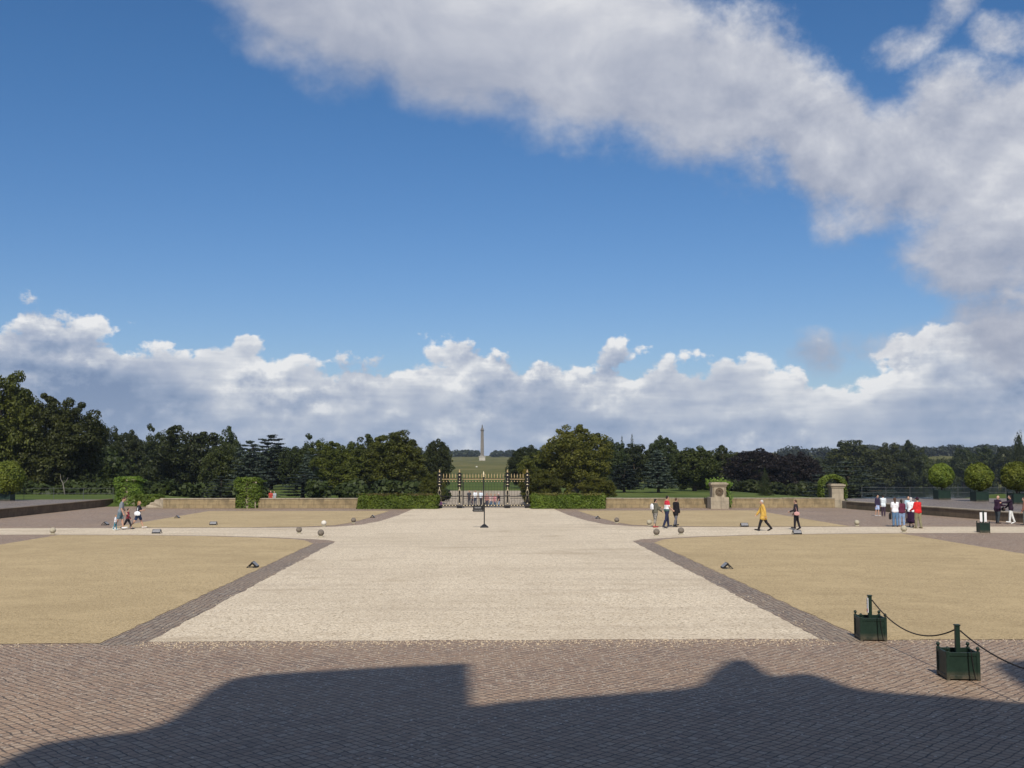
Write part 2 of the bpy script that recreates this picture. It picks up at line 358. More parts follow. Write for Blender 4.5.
def sheet(name, pts, z, mat, jit=0.0, step=0.5, kind='structure'):
    """flat polygon; its edges are subdivided and made slightly uneven"""
    out = []
    n = len(pts)
    for i in range(n):
        a = Vector(pts[i]); b_ = Vector(pts[(i + 1) % n]); L = (b_ - a).length
        k = max(1, int(L / step)) if jit else 1
        nrm = Vector((-(b_ - a).y, (b_ - a).x)).normalized() if L else Vector((0, 0))
        for q in range(k):
            p = a.lerp(b_, q / k)
            if jit and q: p = p + nrm * random.uniform(-jit, jit)
            out.append((p.x, p.y, z))
    bm = bmesh.new(); vs = [bm.verts.new(p) for p in out]; f = bm.faces.new(vs); bm.normal_update()
    if f.normal.z < 0: f.normal_flip()
    bmesh.ops.triangulate(bm, faces=[f]); me = bpy.data.meshes.new(name); bm.to_mesh(me); bm.free()
    me.update()
    return tag(link_mesh(name, me, None, mat), kind=kind)
CX = 0.1
def mir(pts): return [(2 * CX - x, y) for x, y in reversed(pts)]
sheet('paving', [(-32.6, -40), (33.9, -40), (33.9, 67), (30.2, 88), (30.0, 93), (-32.6, 96)], 0.0, M['setts'])
edge = [(7.0, 22.6), (7.1, 51.5), (7.7, 52.7), (9.2, 53.7), (11, 54.8), (14.2, 56.0), (18, 56.8), (22.4, 57.1), (32.2, 57.1), (32.2, 62.9), (22, 62.9), (14, 62.9), (10.6, 63.1), (8.8, 63.9), (7.5, 66), (6.8, 70), (6.2, 78), (5.8, 92.5)]
sheet('gravel_drive', edge + mir(edge), 0.004, M['gravel'], 0.045, 0.35)
near = [(7.92, 22.4), (7.95, 50.2), (8.7, 52.4), (9.6, 53.4), (11.2, 54.4), (14.3, 55.6), (18, 56.4), (22.0, 56.7), (22.0, 22.4)]
sheet('hoggin_panel', near, 0.008, M['hoggin'], 0.04, 0.35); sheet('hoggin_panel', mir(near), 0.008, M['hoggin'], 0.04, 0.35)
farp = [(7.5, 85.8), (8.0, 74), (8.4, 68.5), (9.0, 65.4), (10.6, 64.0), (14, 63.3), (21.6, 63.3), (21.6, 85.8)]
sheet('hoggin_panel', farp, 0.008, M['hoggin'], 0.04, 0.4); sheet('hoggin_panel', mir(farp), 0.008, M['hoggin'], 0.04, 0.4)
st = [(7.02, 22.2), (7.12, 51.3), (7.93, 50.1), (7.9, 22.2)]
sheet('sett_border', st, 0.002, M['setts_rows']); sheet('sett_border', mir(st), 0.002, M['setts_rows'])
pb = []
for k in range(2200):
    u = random.random()
    if u < 0.6: x, y = random.uniform(-6.9, 7.1), 22.55 - abs(random.gauss(0, 0.45))
    elif u < 0.64: x, y = random.choice((-6.85, 7.05)), random.uniform(22, 45); x += math.copysign(abs(random.gauss(0, 0.25)), x)
    else: x, y = random.choice((-1, 1)) * random.uniform(8.2, 21.5), 22.4 - abs(random.gauss(0, 0.3))
    pb.append((x, y, random.uniform(0.010, 0.024)))
mb = MB()
for x, y, r_ in pb:
    a = random.uniform(0, 6.28); mb.add([(x + r_ * math.cos(a + q * 1.571), y + r_ * 0.8 * math.sin(a + q * 1.571), 0.004) for q in range(4)] + [(x, y, 0.004 + r_ * 0.9)], [(0, 1, 4), (1, 2, 4), (2, 3, 4), (3, 0, 4)])
o = link_mesh('loose_gravel', mb.mesh('loose_gravel', False), None, plain('loose_stones', (0.50, 0.40, 0.28), 0.85, 0.25, 30)); tag(o, 'pale gravel stones scattered over the setts along the edge of the drive', 'gravel', kind='stuff')
# drive beyond the gate, following the slope
ry = np.concatenate([np.arange(93, 140, 1.0), np.arange(140, 200, 6.0)])
rx = [-13, -4, 5, 13]
rv = [(x, y, tzf(0, y) + 0.035) for y in ry for x in rx]
rf = [(j * 4 + i, j * 4 + i + 1, (j + 1) * 4 + i + 1, (j + 1) * 4 + i) for j in range(len(ry) - 1) for i in range(3)]
me = bpy.data.meshes.new('road'); me.from_pydata(rv, [], rf); tag(link_mesh('road', me, None, M['road']), kind='structure')
sheet('lake', [(40, 125), (440, 125), (440, 462), (40, 462)], LAKE_Z, M['water'])
# raised terraces each side
def prism(name, pts, z0, z1, mat):
    mb = MB(); n = len(pts); vs = [(x, y, z0) for x, y in pts] + [(x, y, z1) for x, y in pts]
    fs = [tuple(range(n))[::-1], tuple(range(n, 2 * n))] + [(i, (i + 1) % n, n + (i + 1) % n, n + i) for i in range(n)]
    mb.add(vs, fs); return mb.build(name, mat)
tag(prism('terrace', [(-80, 20), (-33.1, 20), (-33.1, 97), (-80, 97)], -0.5, 0.56, M['terrace']), kind='structure')
tag(prism('terrace', [(80, 20), (80, 98), (30.2, 98), (30.6, 90.5), (34.4, 66), (34.4, 20)], -0.5, 0.56, M['terrace']), kind='structure')
def wall_thing(name, label, pts, zt, th, mat, copz=0.07, cop_mat=None, cat='wall', z0=-0.6):
    """low wall along a line of points, with a coping course standing proud of it"""
    c0 = Vector((*pts[0], 0)); root = thing(name, label, cat, c0)
    a = MB(); cp = MB()
    for (p, q) in zip(pts[:-1], pts[1:]):
        p = Vector((*p, 0)) - c0; q = Vector((*q, 0)) - c0; d = q - p; L = d.length; ang = math.atan2(d.y, d.x)
        rot = Matrix.Rotation(ang, 3, 'Z'); mid = (p + q) / 2
        a.box(mid + Vector((0, 0, (z0 + zt) / 2)), (L, th, zt - z0), rot)
        n = max(1, int(L / 1.8)); 
        for k in range(n):
            t = (k + 0.5) / n; cpz = zt + copz / 2 + random.uniform(-0.006, 0.006)
            cp.box(p.lerp(q, t) + Vector((0, 0, cpz)), (L / n - 0.012, th + 0.09 + random.uniform(-0.01, 0.01), copz), rot)
    a.build('wall_face', mat, root); cp.build('coping', cop_mat or mat, root, bevel=0.012)
    return root
wall_thing('retaining_wall', 'long dark brown retaining wall of the left terrace behind the family', [(-32.85, 20), (-32.85, 97)], 0.54, 0.45, M['stone_dark'], 0.08, M['stone_dark'])
wall_thing('retaining_wall', 'long dark brown retaining wall of the right terrace behind the group in jeans', [(34.15, 20), (34.15, 66), (30.6, 90)], 0.54, 0.45, M['stone_dark'], 0.08, M['stone_pale'])

# low court wall at the back ---------------------------------------
WD = 91.4
def back_wall(px0, px1, label, top=498, mat='stone', d=WD):
    return wall_thing('court_wall', label, [(xd(px0, d), d), (xd(px1, d), d)], zd(top, d) - 0.07, 0.4, M[mat], 0.07, M['stone_pale'])
back_wall(164, 236, 'low tan stone wall between the two ivy clad piers on the left')
back_wall(259, 366, 'low tan stone wall from the ivy clad pier to the left hedge')
back_wall(600, 713, 'low tan stone wall from the right hedge to the pier with carved roundel')
back_wall(729, 834, 'low tan stone wall between the two bare stone piers on the right')
# broken end of the wall beside the far-left ivy
e0 = dp(158, 502, 92.2)
prof_ = [(-0.85, 0), (-0.85, 0.22), (-0.6, 0.30), (-0.55, 0.46), (-0.2, 0.52), (-0.12, 0.70), (0.2, 0.74), (0.3, 0.84), (0.62, 0.84), (0.62, 0)]
mb = MB(); n = len(prof_); mb.add([(x, -0.22 + 0.05 * math.sin(x * 9), z) for x, z in prof_] + [(x, 0.25, z * 0.97) for x, z in prof_], [tuple(range(n)), tuple(range(2 * n - 1, n - 1, -1))] + [(i, i + n, (i + 1) % n + n, (i + 1) % n) for i in range(n)])
o = mb.build('wall_stub', M['stone_pale'], None, bevel=0.03); o.location = (e0.x, 92.0, 0); tag(o, 'rough broken stone stub ending the low wall beside the ivy bush', 'wall')

# ------------------------------------------------------------------ leaves
def leaf_quads(cen, nrm, size, var=0.4, asp=0.75):
    n = len(cen); nrm = nrm / (np.linalg.norm(nrm, axis=1, keepdims=True) + 1e-9)
    rv = RNG.normal(size=(n, 3)); t = np.cross(nrm, rv); t /= (np.linalg.norm(t, axis=1, keepdims=True) + 1e-9); b_ = np.cross(nrm, t)
    s = size * (1 + RNG.uniform(-var, var, (n, 1))) * 0.5
    j = lambda: RNG.uniform(0.65, 1.2, (n, 1))
    p = np.stack([cen + t * s * j(), cen + b_ * s * asp * j() + nrm * s * 0.25, cen - t * s * j(), cen - b_ * s * asp * j() + nrm * s * 0.25], 1)
    return p.reshape(-1, 3)
def quads_mesh(name, p, extra=None):
    me = bpy.data.meshes.new(name); n = len(p) // 4
    me.vertices.add(len(p)); me.vertices.foreach_set('co', p.astype(np.float32).ravel())
    me.loops.add(4 * n); me.loops.foreach_set('vertex_index', np.arange(4 * n, dtype=np.int32))
    me.polygons.add(n); me.polygons.foreach_set('loop_start', np.arange(0, 4 * n, 4, dtype=np.int32)); me.polygons.foreach_set('loop_total', np.full(n, 4, dtype=np.int32))
    me.update(calc_edges=True); me.validate(); return me
def unit(n):
    v = RNG.normal(size=(n, 3)); return v / np.linalg.norm(v, axis=1, keepdims=True)
def clumps(cc, cr, per, size, flat=0.75, up=0.35):
    k = len(cc); idx = np.repeat(np.arange(k), per); u = unit(len(idx))
    rad = RNG.uniform(0.45, 1.0, (len(idx), 1)) ** 0.6
    cen = cc[idx] + u * rad * cr[idx][:, None] * np.array([1, 1, flat])
    nrm = u * 0.8 + RNG.normal(size=u.shape) * 0.45 + np.array([0, 0, up])
    return leaf_quads(cen, nrm, size)
# crown prototypes, built for a tree 12 m tall with a crown half-width of 5.5 m
def crown_broad(n=170, per=110, size=0.40, low=-0.02, topheavy=0.0, rag=0.2, crs=(0.8, 1.6)):
    d = unit(n * 2); ph = RNG.uniform(0, 6.28, 6)
    lob = 1 + rag * (np.sin(3 * d[:, 0] + ph[0]) * np.cos(2.5 * d[:, 2] + ph[1]) + 0.6 * np.sin(5 * d[:, 1] + 4 * d[:, 2] + ph[2]))
    r = RNG.uniform(0.35, 1.0, len(d)) ** 0.45 * lob
    cr = RNG.uniform(*crs, len(d))
    c = d * r[:, None] * np.array([4.6, 4.6, 5.4]); c[:, 2] += 5.9; dn = c[:, 2] < 4.0; c[dn, :2] *= 1.12
    wid = 1 - topheavy * np.clip((6 - c[:, 2]) / 6, 0, 1); c[:, :2] *= wid[:, None]
    keep = (c[:, 2] > low * 12 + 0.4) & (c[:, 2] < 11.6); c = c[keep][:n]; cr = cr[keep][:n]
    cr *= np.where(c[:, 2] > 9.5, 0.7, 1.0)
    # stray sprigs past the outline
    k = n // 3; d2 = unit(k); d2[:, 2] = np.abs(d2[:, 2]) * 0.9; s = d2 * np.array([5.3, 5.3, 5.5]) * RNG.uniform(0.84, 0.97, (k, 1)); s[:, 2] += 6.1
    p = np.concatenate([clumps(c, cr, per, size), clumps(s, RNG.uniform(0.3, 0.65, k), per // 4, size * 0.85)])
    p[:, 2] = np.clip(p[:, 2], 0.15, 12.1); return p, c
def crown_cedar(tiers=11, per=170, size=0.34, spread=0.9, cone=0.55):
    cc = []; cr = []; ps = []
    for i in range(tiers):
        t = i / (tiers - 1); z = 1.3 + 10.0 * t; Rm = 5.4 * ((1 - t) ** cone * spread + 0.1)
        nb = max(3, int(9 * (1 - t) + 3))
        for k in range(nb):
            a = 6.283 * (k + RNG.uniform(-.4, .4)) / nb + i * 1.1; L = Rm * RNG.uniform(0.6, 1.05)
            for q in (0.45, 0.75, 1.0):
                w = RNG.uniform(0.65, 1.15) * (0.55 + 0.5 * q)
                c = np.array([math.cos(a) * L * q, math.sin(a) * L * q, z + RNG.uniform(-.25, .25) + 0.25 * q])
                n = per // 3; u = unit(n); cen = c + u * np.array([w, w, 0.16]) * RNG.uniform(0.2, 1.0, (n, 1))
                ps.append(leaf_quads(cen, u * 0.35 + np.array([0, 0, 0.8]) + RNG.normal(size=u.shape) * 0.3, size)); cc.append(c)
    return np.concatenate(ps), np.array(cc)
def crown_conifer(tiers=22, size=0.36):
    ps = []; cc = []
    for i in range(tiers):
        t = i / (tiers - 1); z = 0.9 + 11.0 * t; Rm = 5.0 * (1 - t) ** 0.85 + 0.12; nb = max(4, int(16 * (1 - t) + 4))
        for k in range(nb):
            a = 6.283 * (k + RNG.uniform(-.4, .4)) / nb + i; L = Rm * RNG.uniform(0.7, 1.1); n = max(6, int(26 * (1 - t) + 6))
            q = RNG.uniform(0.1, 1, (n, 1)); cen = np.concatenate([np.cos(a) * L * q, np.sin(a) * L * q, z - 0.28 * L * q ** 1.5], 1) + RNG.normal(size=(n, 3)) * 0.22
            ps.append(leaf_quads(cen, RNG.normal(size=(n, 3)) * 0.5 + np.array([math.cos(a) * .4, math.sin(a) * .4, 0.7]), size)); cc.append(np.array([math.cos(a) * L, math.sin(a) * L, z]))
    return np.concatenate(ps), np.array(cc)
def crown_poplar(n=70, per=90, size=0.4):
    z = RNG.uniform(0.8, 11.4, n); a = RNG.uniform(0, 6.28, n); r = RNG.uniform(0.2, 1, n) * 3.6 * np.sin(np.clip(z / 12, 0.05, 0.98) * np.pi) ** 0.6
    c = np.stack([np.cos(a) * r, np.sin(a) * r, z], 1); return clumps(c, RNG.uniform(0.7, 1.4, n), per, size, 1.3), c
def trunk_mesh(name, cc, h=12.0, r=0.42, n_limbs=10, bend=0.3):
    mb = MB(); top = h * 0.82
    pts = [(random.uniform(-bend, bend) * (i / 7) ** 1.2, random.uniform(-bend, bend) * (i / 7) ** 1.2, top * i / 7 - 0.3 * (i == 0)) for i in range(8)]
    mb.tube(pts, [r * (1.35 if i == 0 else 1) * (1 - 0.86 * i / 7) for i in range(8)], 9)
    pick = random.sample(range(len(cc)), min(n_limbs, len(cc)))
    for i in pick:
        e = Vector(cc[i]); zb = max(1.0, min(top * 0.85, e.z * random.uniform(0.45, 0.75))); k = zb / top * 7; i0 = int(k); f = k - i0
        s = Vector(pts[i0]).lerp(Vector(pts[min(i0 + 1, 7)]), f); rb = r * (1 - 0.86 * zb / top) * 0.55
        m1 = s.lerp(e, 0.4) + Vector((random.uniform(-.3, .3), random.uniform(-.3, .3), random.uniform(-0.1, .4))); m2 = s.lerp(e, 0.75) + Vector((0, 0, random.uniform(0, .4)))
        mb.tube([s, m1, m2, e], [rb, rb * .75, rb * .5, rb * .2], 6)
    return mb.mesh(name)
PROTO = {}
def proto(key, fn, bark='bark', limbs=12, **kw):
    p, cc = fn(**kw); PROTO[key] = (p, trunk_mesh('trunk_' + key, cc, n_limbs=limbs), bark, {})
proto('broad1', crown_broad); proto('broad2', crown_broad, rag=0.3); proto('broad3', crown_broad, topheavy=0.15, rag=0.24); proto('broad4', crown_broad, n=150, crs=(0.7, 1.4), rag=0.26)
proto('fine1', crown_broad, n=300, per=150, size=0.28, crs=(0.55, 1.25), rag=0.22); proto('fine2', crown_broad, n=300, per=150, size=0.28, crs=(0.55, 1.25), rag=0.28)
proto('fine3', crown_broad, 'bark_pale', 30, n=300, per=150, size=0.26, crs=(0.5, 1.1), rag=0.2, topheavy=-0.1)
proto('dome', crown_broad, n=220, per=120, size=0.34, crs=(0.6, 1.1), rag=0.08)
proto('open', crown_broad, n=130, per=90, size=0.36, crs=(0.6, 1.3), rag=0.24)
proto('cedar1', crown_cedar, cone=0.38, tiers=14, per=230, spread=0.95, size=0.38); proto('cedar2', crown_cedar, cone=0.62, tiers=15, per=200, size=0.38); proto('cedar_flat', crown_cedar, cone=0.45, tiers=9, spread=1.0, per=260)
proto('conifer', crown_conifer); proto('poplar', crown_poplar)
WOODGROUP = None
def tree(name, label, px, top, hw, d, kind, mat, cat='tree', group=None, base=None, lean=0):
    x = xd(px, d, top); z0 = tzf(x, d) if base is None else base
    h = zd(top, d, px) - z0; w = hw * m_per_px(d)
    p, tr, bark, cache = PROTO[kind]
    r = thing(name, label, cat, (x, d, z0), random.uniform(0, 6.28), group); r.scale = (w / 5.5, w / 5.5, h / 12.0)
    if mat not in cache:
        me = quads_mesh('crown', p); me.materials.append(M[mat]); cache[mat] = me
    link_mesh('crown', cache[mat], r)
    if len(tr.materials) == 0: tr.materials.append(M[bark])
    t = link_mesh('trunk', tr, r)
    return r
T = tree
# left wood
T('broadleaf_tree', 'tallest olive green tree of all, cut by the left edge of the picture', 4, 371, 44, 150, 'fine1', 'leaf_olive')
T('broadleaf_tree', 'big dark tree second from the left edge, sloping down to the right', 60, 391, 46, 152, 'fine2', 'leaf_mid')
T('broadleaf_tree', 'small dark rounded tree just right of the big pair at the far left', 102, 424, 18, 215, 'broad1', 'leaf_dark')
T('broadleaf_tree', 'dark dome shaped tree above the far left ivy clad pier', 129, 427, 20, 225, 'dome', 'leaf_dark')
T('broadleaf_tree', 'ragged open topped tree left of the widest dark wood crown', 160, 423, 20, 205, 'open', 'leaf_dark')
T('broadleaf_tree', 'broad dark tree at the middle of the left wood, behind the low wall', 190, 426, 34, 200, 'broad2', 'leaf_dark')
T('broadleaf_tree', 'narrow dark tree rising behind the pale blue grey cedar on the left', 229, 426, 17, 225, 'broad4', 'leaf_dark')
T('broadleaf_tree', 'dull green rounded tree just left of the tall pale cedar', 222, 440, 20, 192, 'broad3', 'leaf_mid')
T('cedar_tree', 'tall pale blue grey cedar directly above the second ivy clad pier', 250, 440, 22, 186, 'cedar1', 'leaf_cedar')
T('cedar_tree', 'dark flat topped cedar right of the tall pale cedar on the left', 272, 434, 24, 214, 'cedar1', 'leaf_cedar_dark')
T('cedar_tree', 'low wide grey green cedar bush left of the second ivy clad pier', 221, 476, 19, 140, 'cedar_flat', 'leaf_cedar')
T('broadleaf_tree', 'low dark tree in the dip between two flat topped dark trees', 297, 446, 20, 210, 'broad1', 'leaf_dark')
T('broadleaf_tree', 'dark tree with open flat top left of the olive tree pair', 318, 433, 22, 222, 'open', 'leaf_dark')
T('cedar_tree', 'pale blue grey cedar half hidden behind the left olive tree', 314, 448, 17, 190, 'cedar1', 'leaf_cedar')
T('cedar_tree', 'low spreading cedar behind the low wall with two people under it', 303, 471, 27, 150, 'cedar_flat', 'leaf_cedar_dark')
T('broadleaf_tree', 'left one of the two big olive trees behind the left hedge', 342, 440, 32, 168, 'fine2', 'leaf_olive')
T('broadleaf_tree', 'right and taller one of the two olive trees behind the left hedge', 394, 430, 34, 166, 'fine1', 'leaf_olive')
T('broadleaf_tree', 'dull tree peeping between the tops of the two olive trees', 368, 434, 22, 205, 'broad4', 'leaf_mid')
T('broadleaf_tree', 'dense dark rounded tree just left of the gate and tall column', 437, 436, 17, 195, 'dome', 'leaf_dark')
T('shrub', 'low olive bush between the left hedge and the left gate post', 432, 472, 14, 128, 'fine1', 'leaf_olive', cat='shrub')
# right wood
T('broadleaf_tree', 'largest bright yellow green tree, right of the gate', 576, 423, 38, 158, 'fine3', 'leaf_bright')
T('broadleaf_tree', 'lower left shoulder tree joined to the largest bright green tree', 543, 447, 26, 160, 'fine2', 'leaf_olive')
T('broadleaf_tree', 'dark rounded tree on the skyline between column and largest bright tree', 528, 443, 22, 215, 'dome', 'leaf_dark')
T('shrub', 'low olive bush between the right gate post and the right hedge', 540, 468, 22, 125, 'fine2', 'leaf_olive', cat='shrub')
T('shrub', 'yellow flowered bush behind the top of the right gate post', 526, 469, 6, 130, 'fine1', 'leaf_yellow', cat='shrub')
T('shrub', 'bright green bush at the right foot of the largest bright tree', 598, 476, 20, 135, 'fine1', 'leaf_bright', cat='shrub')
T('broadleaf_tree', 'dark shaded tree right behind the largest bright tree', 611, 438, 17, 220, 'broad2', 'leaf_dark')
T('conifer_tree', 'small pointed dark conifer, left one of two on the skyline', 622, 437, 9, 240, 'conifer', 'leaf_dark')
T('conifer_tree', 'small pointed dark conifer, right one of two on the skyline', 632, 435, 9, 240, 'conifer', 'leaf_dark')
T('broadleaf_tree', 'dark tree below the two pointed conifers on the skyline', 634, 444, 24, 232, 'broad1', 'leaf_dark')
T('broadleaf_tree', 'dark dome topped tree highest above the three people in the middle', 663, 433, 19, 240, 'dome', 'leaf_dark')
T('cedar_tree', 'pale layered conical cedar behind the three people in the middle', 658, 450, 19, 180, 'cedar2', 'leaf_cedar')
T('cedar_tree', 'short grey green cedar between largest bright tree and pale conical cedar', 624, 463, 18, 182, 'cedar1', 'leaf_cedar_dark')
T('broadleaf_tree', 'mid green tree behind the pier with carved roundel, left of it', 694, 444, 27, 195, 'broad3', 'leaf_mid')
T('broadleaf_tree', 'green tree directly above the pier with carved roundel', 722, 445, 22, 245, 'broad4', 'leaf_mid')
T('copper_beech', 'left one of two nearly black copper beeches on the right', 757, 446, 36, 232, 'dome', 'leaf_copper')
T('copper_beech', 'right one of two nearly black copper beeches on the right', 796, 449, 30, 238, 'dome', 'leaf_copper')
T('conifer_tree', 'small dark conical tree on the lawn above the man in yellow', 765, 468, 11, 165, 'conifer', 'leaf_dark')
T('cedar_tree', 'wide spreading grey cedar behind the ivy topped pier on the right', 846, 461, 42, 165, 'cedar_flat', 'leaf_cedar')
T('broadleaf_tree', 'broad green hill tree above the wide spreading grey cedar', 852, 440, 32, 400, 'broad1', 'leaf_mid')
T('broadleaf_tree', 'green tree just left of the far right hill gap, above the walking couple', 884, 443, 20, 400, 'broad2', 'leaf_mid')
T('broadleaf_tree', 'tall dark tree at the right end of the lakeside wood, above the group', 908, 440, 16, 395, 'broad4', 'leaf_dark')
T('broadleaf_tree', 'dull green tree stepping down at the end of the lakeside wood', 922, 452, 14, 420, 'broad3', 'leaf_mid')
T('willow_tree', 'left grey green willow on the far bank of the lake', 892, 467, 24, 425, 'broad3', 'leaf_cedar_dark')
T('willow_tree', 'right grey green willow on the far bank, left of the topiary balls', 920, 468, 18, 425, 'broad1', 'leaf_cedar_dark')
T('broadleaf_tree', 'dark tree between the first and second topiary balls on the right', 962, 448, 17, 440, 'broad2', 'leaf_dark')
T('broadleaf_tree', 'dark tree right above the second topiary ball', 985, 446, 18, 440, 'broad4', 'leaf_dark')
T('broadleaf_tree', 'dark tree between the second and third topiary balls', 1004, 446, 13, 430, 'broad1', 'leaf_dark')
T('poplar_tree', 'tall narrow poplar by the right edge, above the third topiary ball', 1018, 432, 8, 330, 'poplar', 'leaf_dark')
T('broadleaf_tree', 'dark tree cut by the right edge of the picture, beside the poplar', 1034, 446, 18, 325, 'broad2', 'leaf_dark')

dx = xd(63, 127, 480); DT = thing('dead_tree', 'small pale bare dead tree against the dark wood at the far left', 'tree', (dx, 127, tzf(dx, 127) + 0.4)); DT.scale = (0.62, 0.62, 0.62)
mb = MB(); mb.tube([(0.5, 0, 0), (0.2, 0, 1.6), (0, 0, 2.6), (-.45, 0, 3.4), (-.5, 0, 4.3)], [.12, .1, .08, .05, .02], 7); mb.tube([(0.05, 0, 2.4), (.6, .1, 3.0), (.9, .1, 3.7)], [.07, .05, .015], 6); mb.tube([(-.2, 0, 3.0), (.1, 0, 3.6), (.1, 0, 4.1)], [.05, .03, .01], 6); mb.build('trunk', M['bark_pale'], DT, smooth=True)
# woods that read as one mass
def wood(name, label, specs, size, mat):
    """a wood that reads as one mass: many dome shaped crowns run together"""
    ps = []
    for px0, px1, top0, top1, d0, d1, n, per, crr in specs:
        nt_ = max(6, n // 12); cc = []
        for i in range(nt_):
            a = random.uniform(px0, px1); dd = random.uniform(d0, d1); x = xd(a, dd); z0 = tzf(x, dd); f = (a - px0) / (px1 - px0)
            zt = zd(top0 + (top1 - top0) * f, dd, a); zt = z0 + max(1.2, (zt - z0) * (1 - abs(random.gauss(0, 0.16)))); hh = zt - z0; rw = max(crr * 1.3, hh * random.uniform(0.3, 0.48))
            for q in range(12):
                u = unit(1)[0]; r_ = random.uniform(0.4, 1) ** 0.5
                cc.append((x + u[0] * rw * r_, dd + u[1] * rw * r_ * 0.8, z0 + hh * 0.52 + u[2] * r_ * (hh * 0.48 - crr * 0.35)))
        ps.append(clumps(np.array(cc), RNG.uniform(crr * 0.6, crr * 1.2, len(cc)), per, size))
    me = quads_mesh(name, np.concatenate(ps)); return tag(link_mesh(name, me, None, M[mat]), label, 'wood', kind='stuff')
wood('woodland', 'dark wood filling in behind the trees left of the gate', [(-420, -60, 405, 415, 165, 215, 700, 60, 2.4), (-60, 110, 415, 440, 165, 215, 420, 70, 2.2), (80, 440, 444, 449, 235, 285, 800, 70, 2.2), (-60, 260, 478, 482, 128, 150, 420, 60, 1.0), (310, 440, 478, 482, 135, 150, 120, 60, 0.9)], 0.65, 'leaf_dark')
wood('woodland', 'dark wood filling in behind the trees right of the gate', [(520, 850, 454, 460, 255, 310, 900, 70, 2.4), (690, 845, 478, 482, 205, 225, 300, 60, 1.2), (800, 1500, 456, 459, 455, 520, 1300, 60, 3.4), (830, 1060, 474, 480, 425, 450, 260, 60, 2.4)], 0.75, 'leaf_dark')
wood('distant_wood', 'far bluish line of trees on the horizon behind the tall column', [(440, 540, 450.5, 450.5, 1400, 1500, 240, 60, 4.5), (300, 720, 452, 452, 1400, 1500, 500, 40, 5)], 3.0, 'leaf_far')
wood('distant_wood', 'far wooded hillside on the horizon behind the topiary balls', [(780, 1500, 446, 440, 1000, 1150, 1700, 45, 5)], 2.4, 'leaf_far')

# ------------------------------------------------------------------ clipped greenery
def leafy_box(x0, x1, y0, y1, z1, size, n, bulge=0.08, round_top=0.12):
    L, W = x1 - x0, y1 - y0; cen = []; nr = []
    areas = {'f': L * z1, 'b': L * z1, 't': L * W, 'l': W * z1, 'r': W * z1}; tot = sum(areas.values())
    for k, a in areas.items():
        m_ = int(n * a / tot); u = RNG.uniform(0, 1, m_); v = RNG.uniform(0, 1, m_); o = np.zeros(m_)
        if k == 'f': p = np.stack([x0 + u * L, y0 + o, v * z1], 1); q = (0, -1, 0.2)
        if k == 'b': p = np.stack([x0 + u * L, y1 + o, v * z1], 1); q = (0, 1, 0.2)
        if k == 't': p = np.stack([x0 + u * L, y0 + v * W, z1 + o], 1); q = (0, 0, 1)
        if k == 'l': p = np.stack([x0 + o, y0 + u * W, v * z1], 1); q = (-1, 0, 0.2)
        if k == 'r': p = np.stack([x1 + o, y0 + u * W, v * z1], 1); q = (1, 0, 0.2)
        cen.append(p); nr.append(np.tile(q, (m_, 1)))
    c = np.concatenate(cen); nn = np.concatenate(nr).astype(float)
    w = bulge * (np.sin(c[:, 0] * 2.1 + 1) + np.sin(c[:, 0] * 5.3 + c[:, 2] * 4) * 0.6 + RNG.normal(size=len(c)) * 0.5)
    c = c + nn * w[:, None]; c -= nn * (RNG.uniform(0, 1, (len(c), 1)) ** 2) * 0.22
    e = np.clip((c[:, 2] - (z1 - 0.35)) / 0.35, 0, 1); c[:, 1] += np.where(c[:, 1] < (y0 + y1) / 2, 1, -1) * round_top * e ** 2
    nn = nn + RNG.normal(size=nn.shape) * 0.5
    return leaf_quads(c, nn, size)
def hedge(px0, px1, label):
    d = 89.3; x0 = xd(px0, d); x1 = xd(px1, d); h = zd(495, d); r = thing('clipped_hedge', label, 'hedge', ((x0 + x1) / 2, d, 0))
    L = x1 - x0
    p = leafy_box(-L / 2, L / 2, 0, 1.3, h - 0.05, 0.13, 15000)
    link_mesh('foliage', quads_mesh('foliage', p), r, M['leaf_hedge'])
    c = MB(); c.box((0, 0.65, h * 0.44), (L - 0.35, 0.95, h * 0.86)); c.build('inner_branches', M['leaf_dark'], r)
    n = 1500; c2 = np.stack([RNG.uniform(-L / 2, L / 2, n), RNG.uniform(0.1, 1.2, n), h + RNG.normal(size=n) * 0.06], 1)
    link_mesh('brown_top_growth', quads_mesh('brown_top_growth', leaf_quads(c2, RNG.normal(size=(n, 3)) * 0.6 + np.array([0, -0.3, 0.8]), 0.12)), r, M['leaf_hedge_dry'])
hedge(358, 437, 'clipped green hedge left of the iron gate')
hedge(532, 605, 'clipped green hedge right of the iron gate')

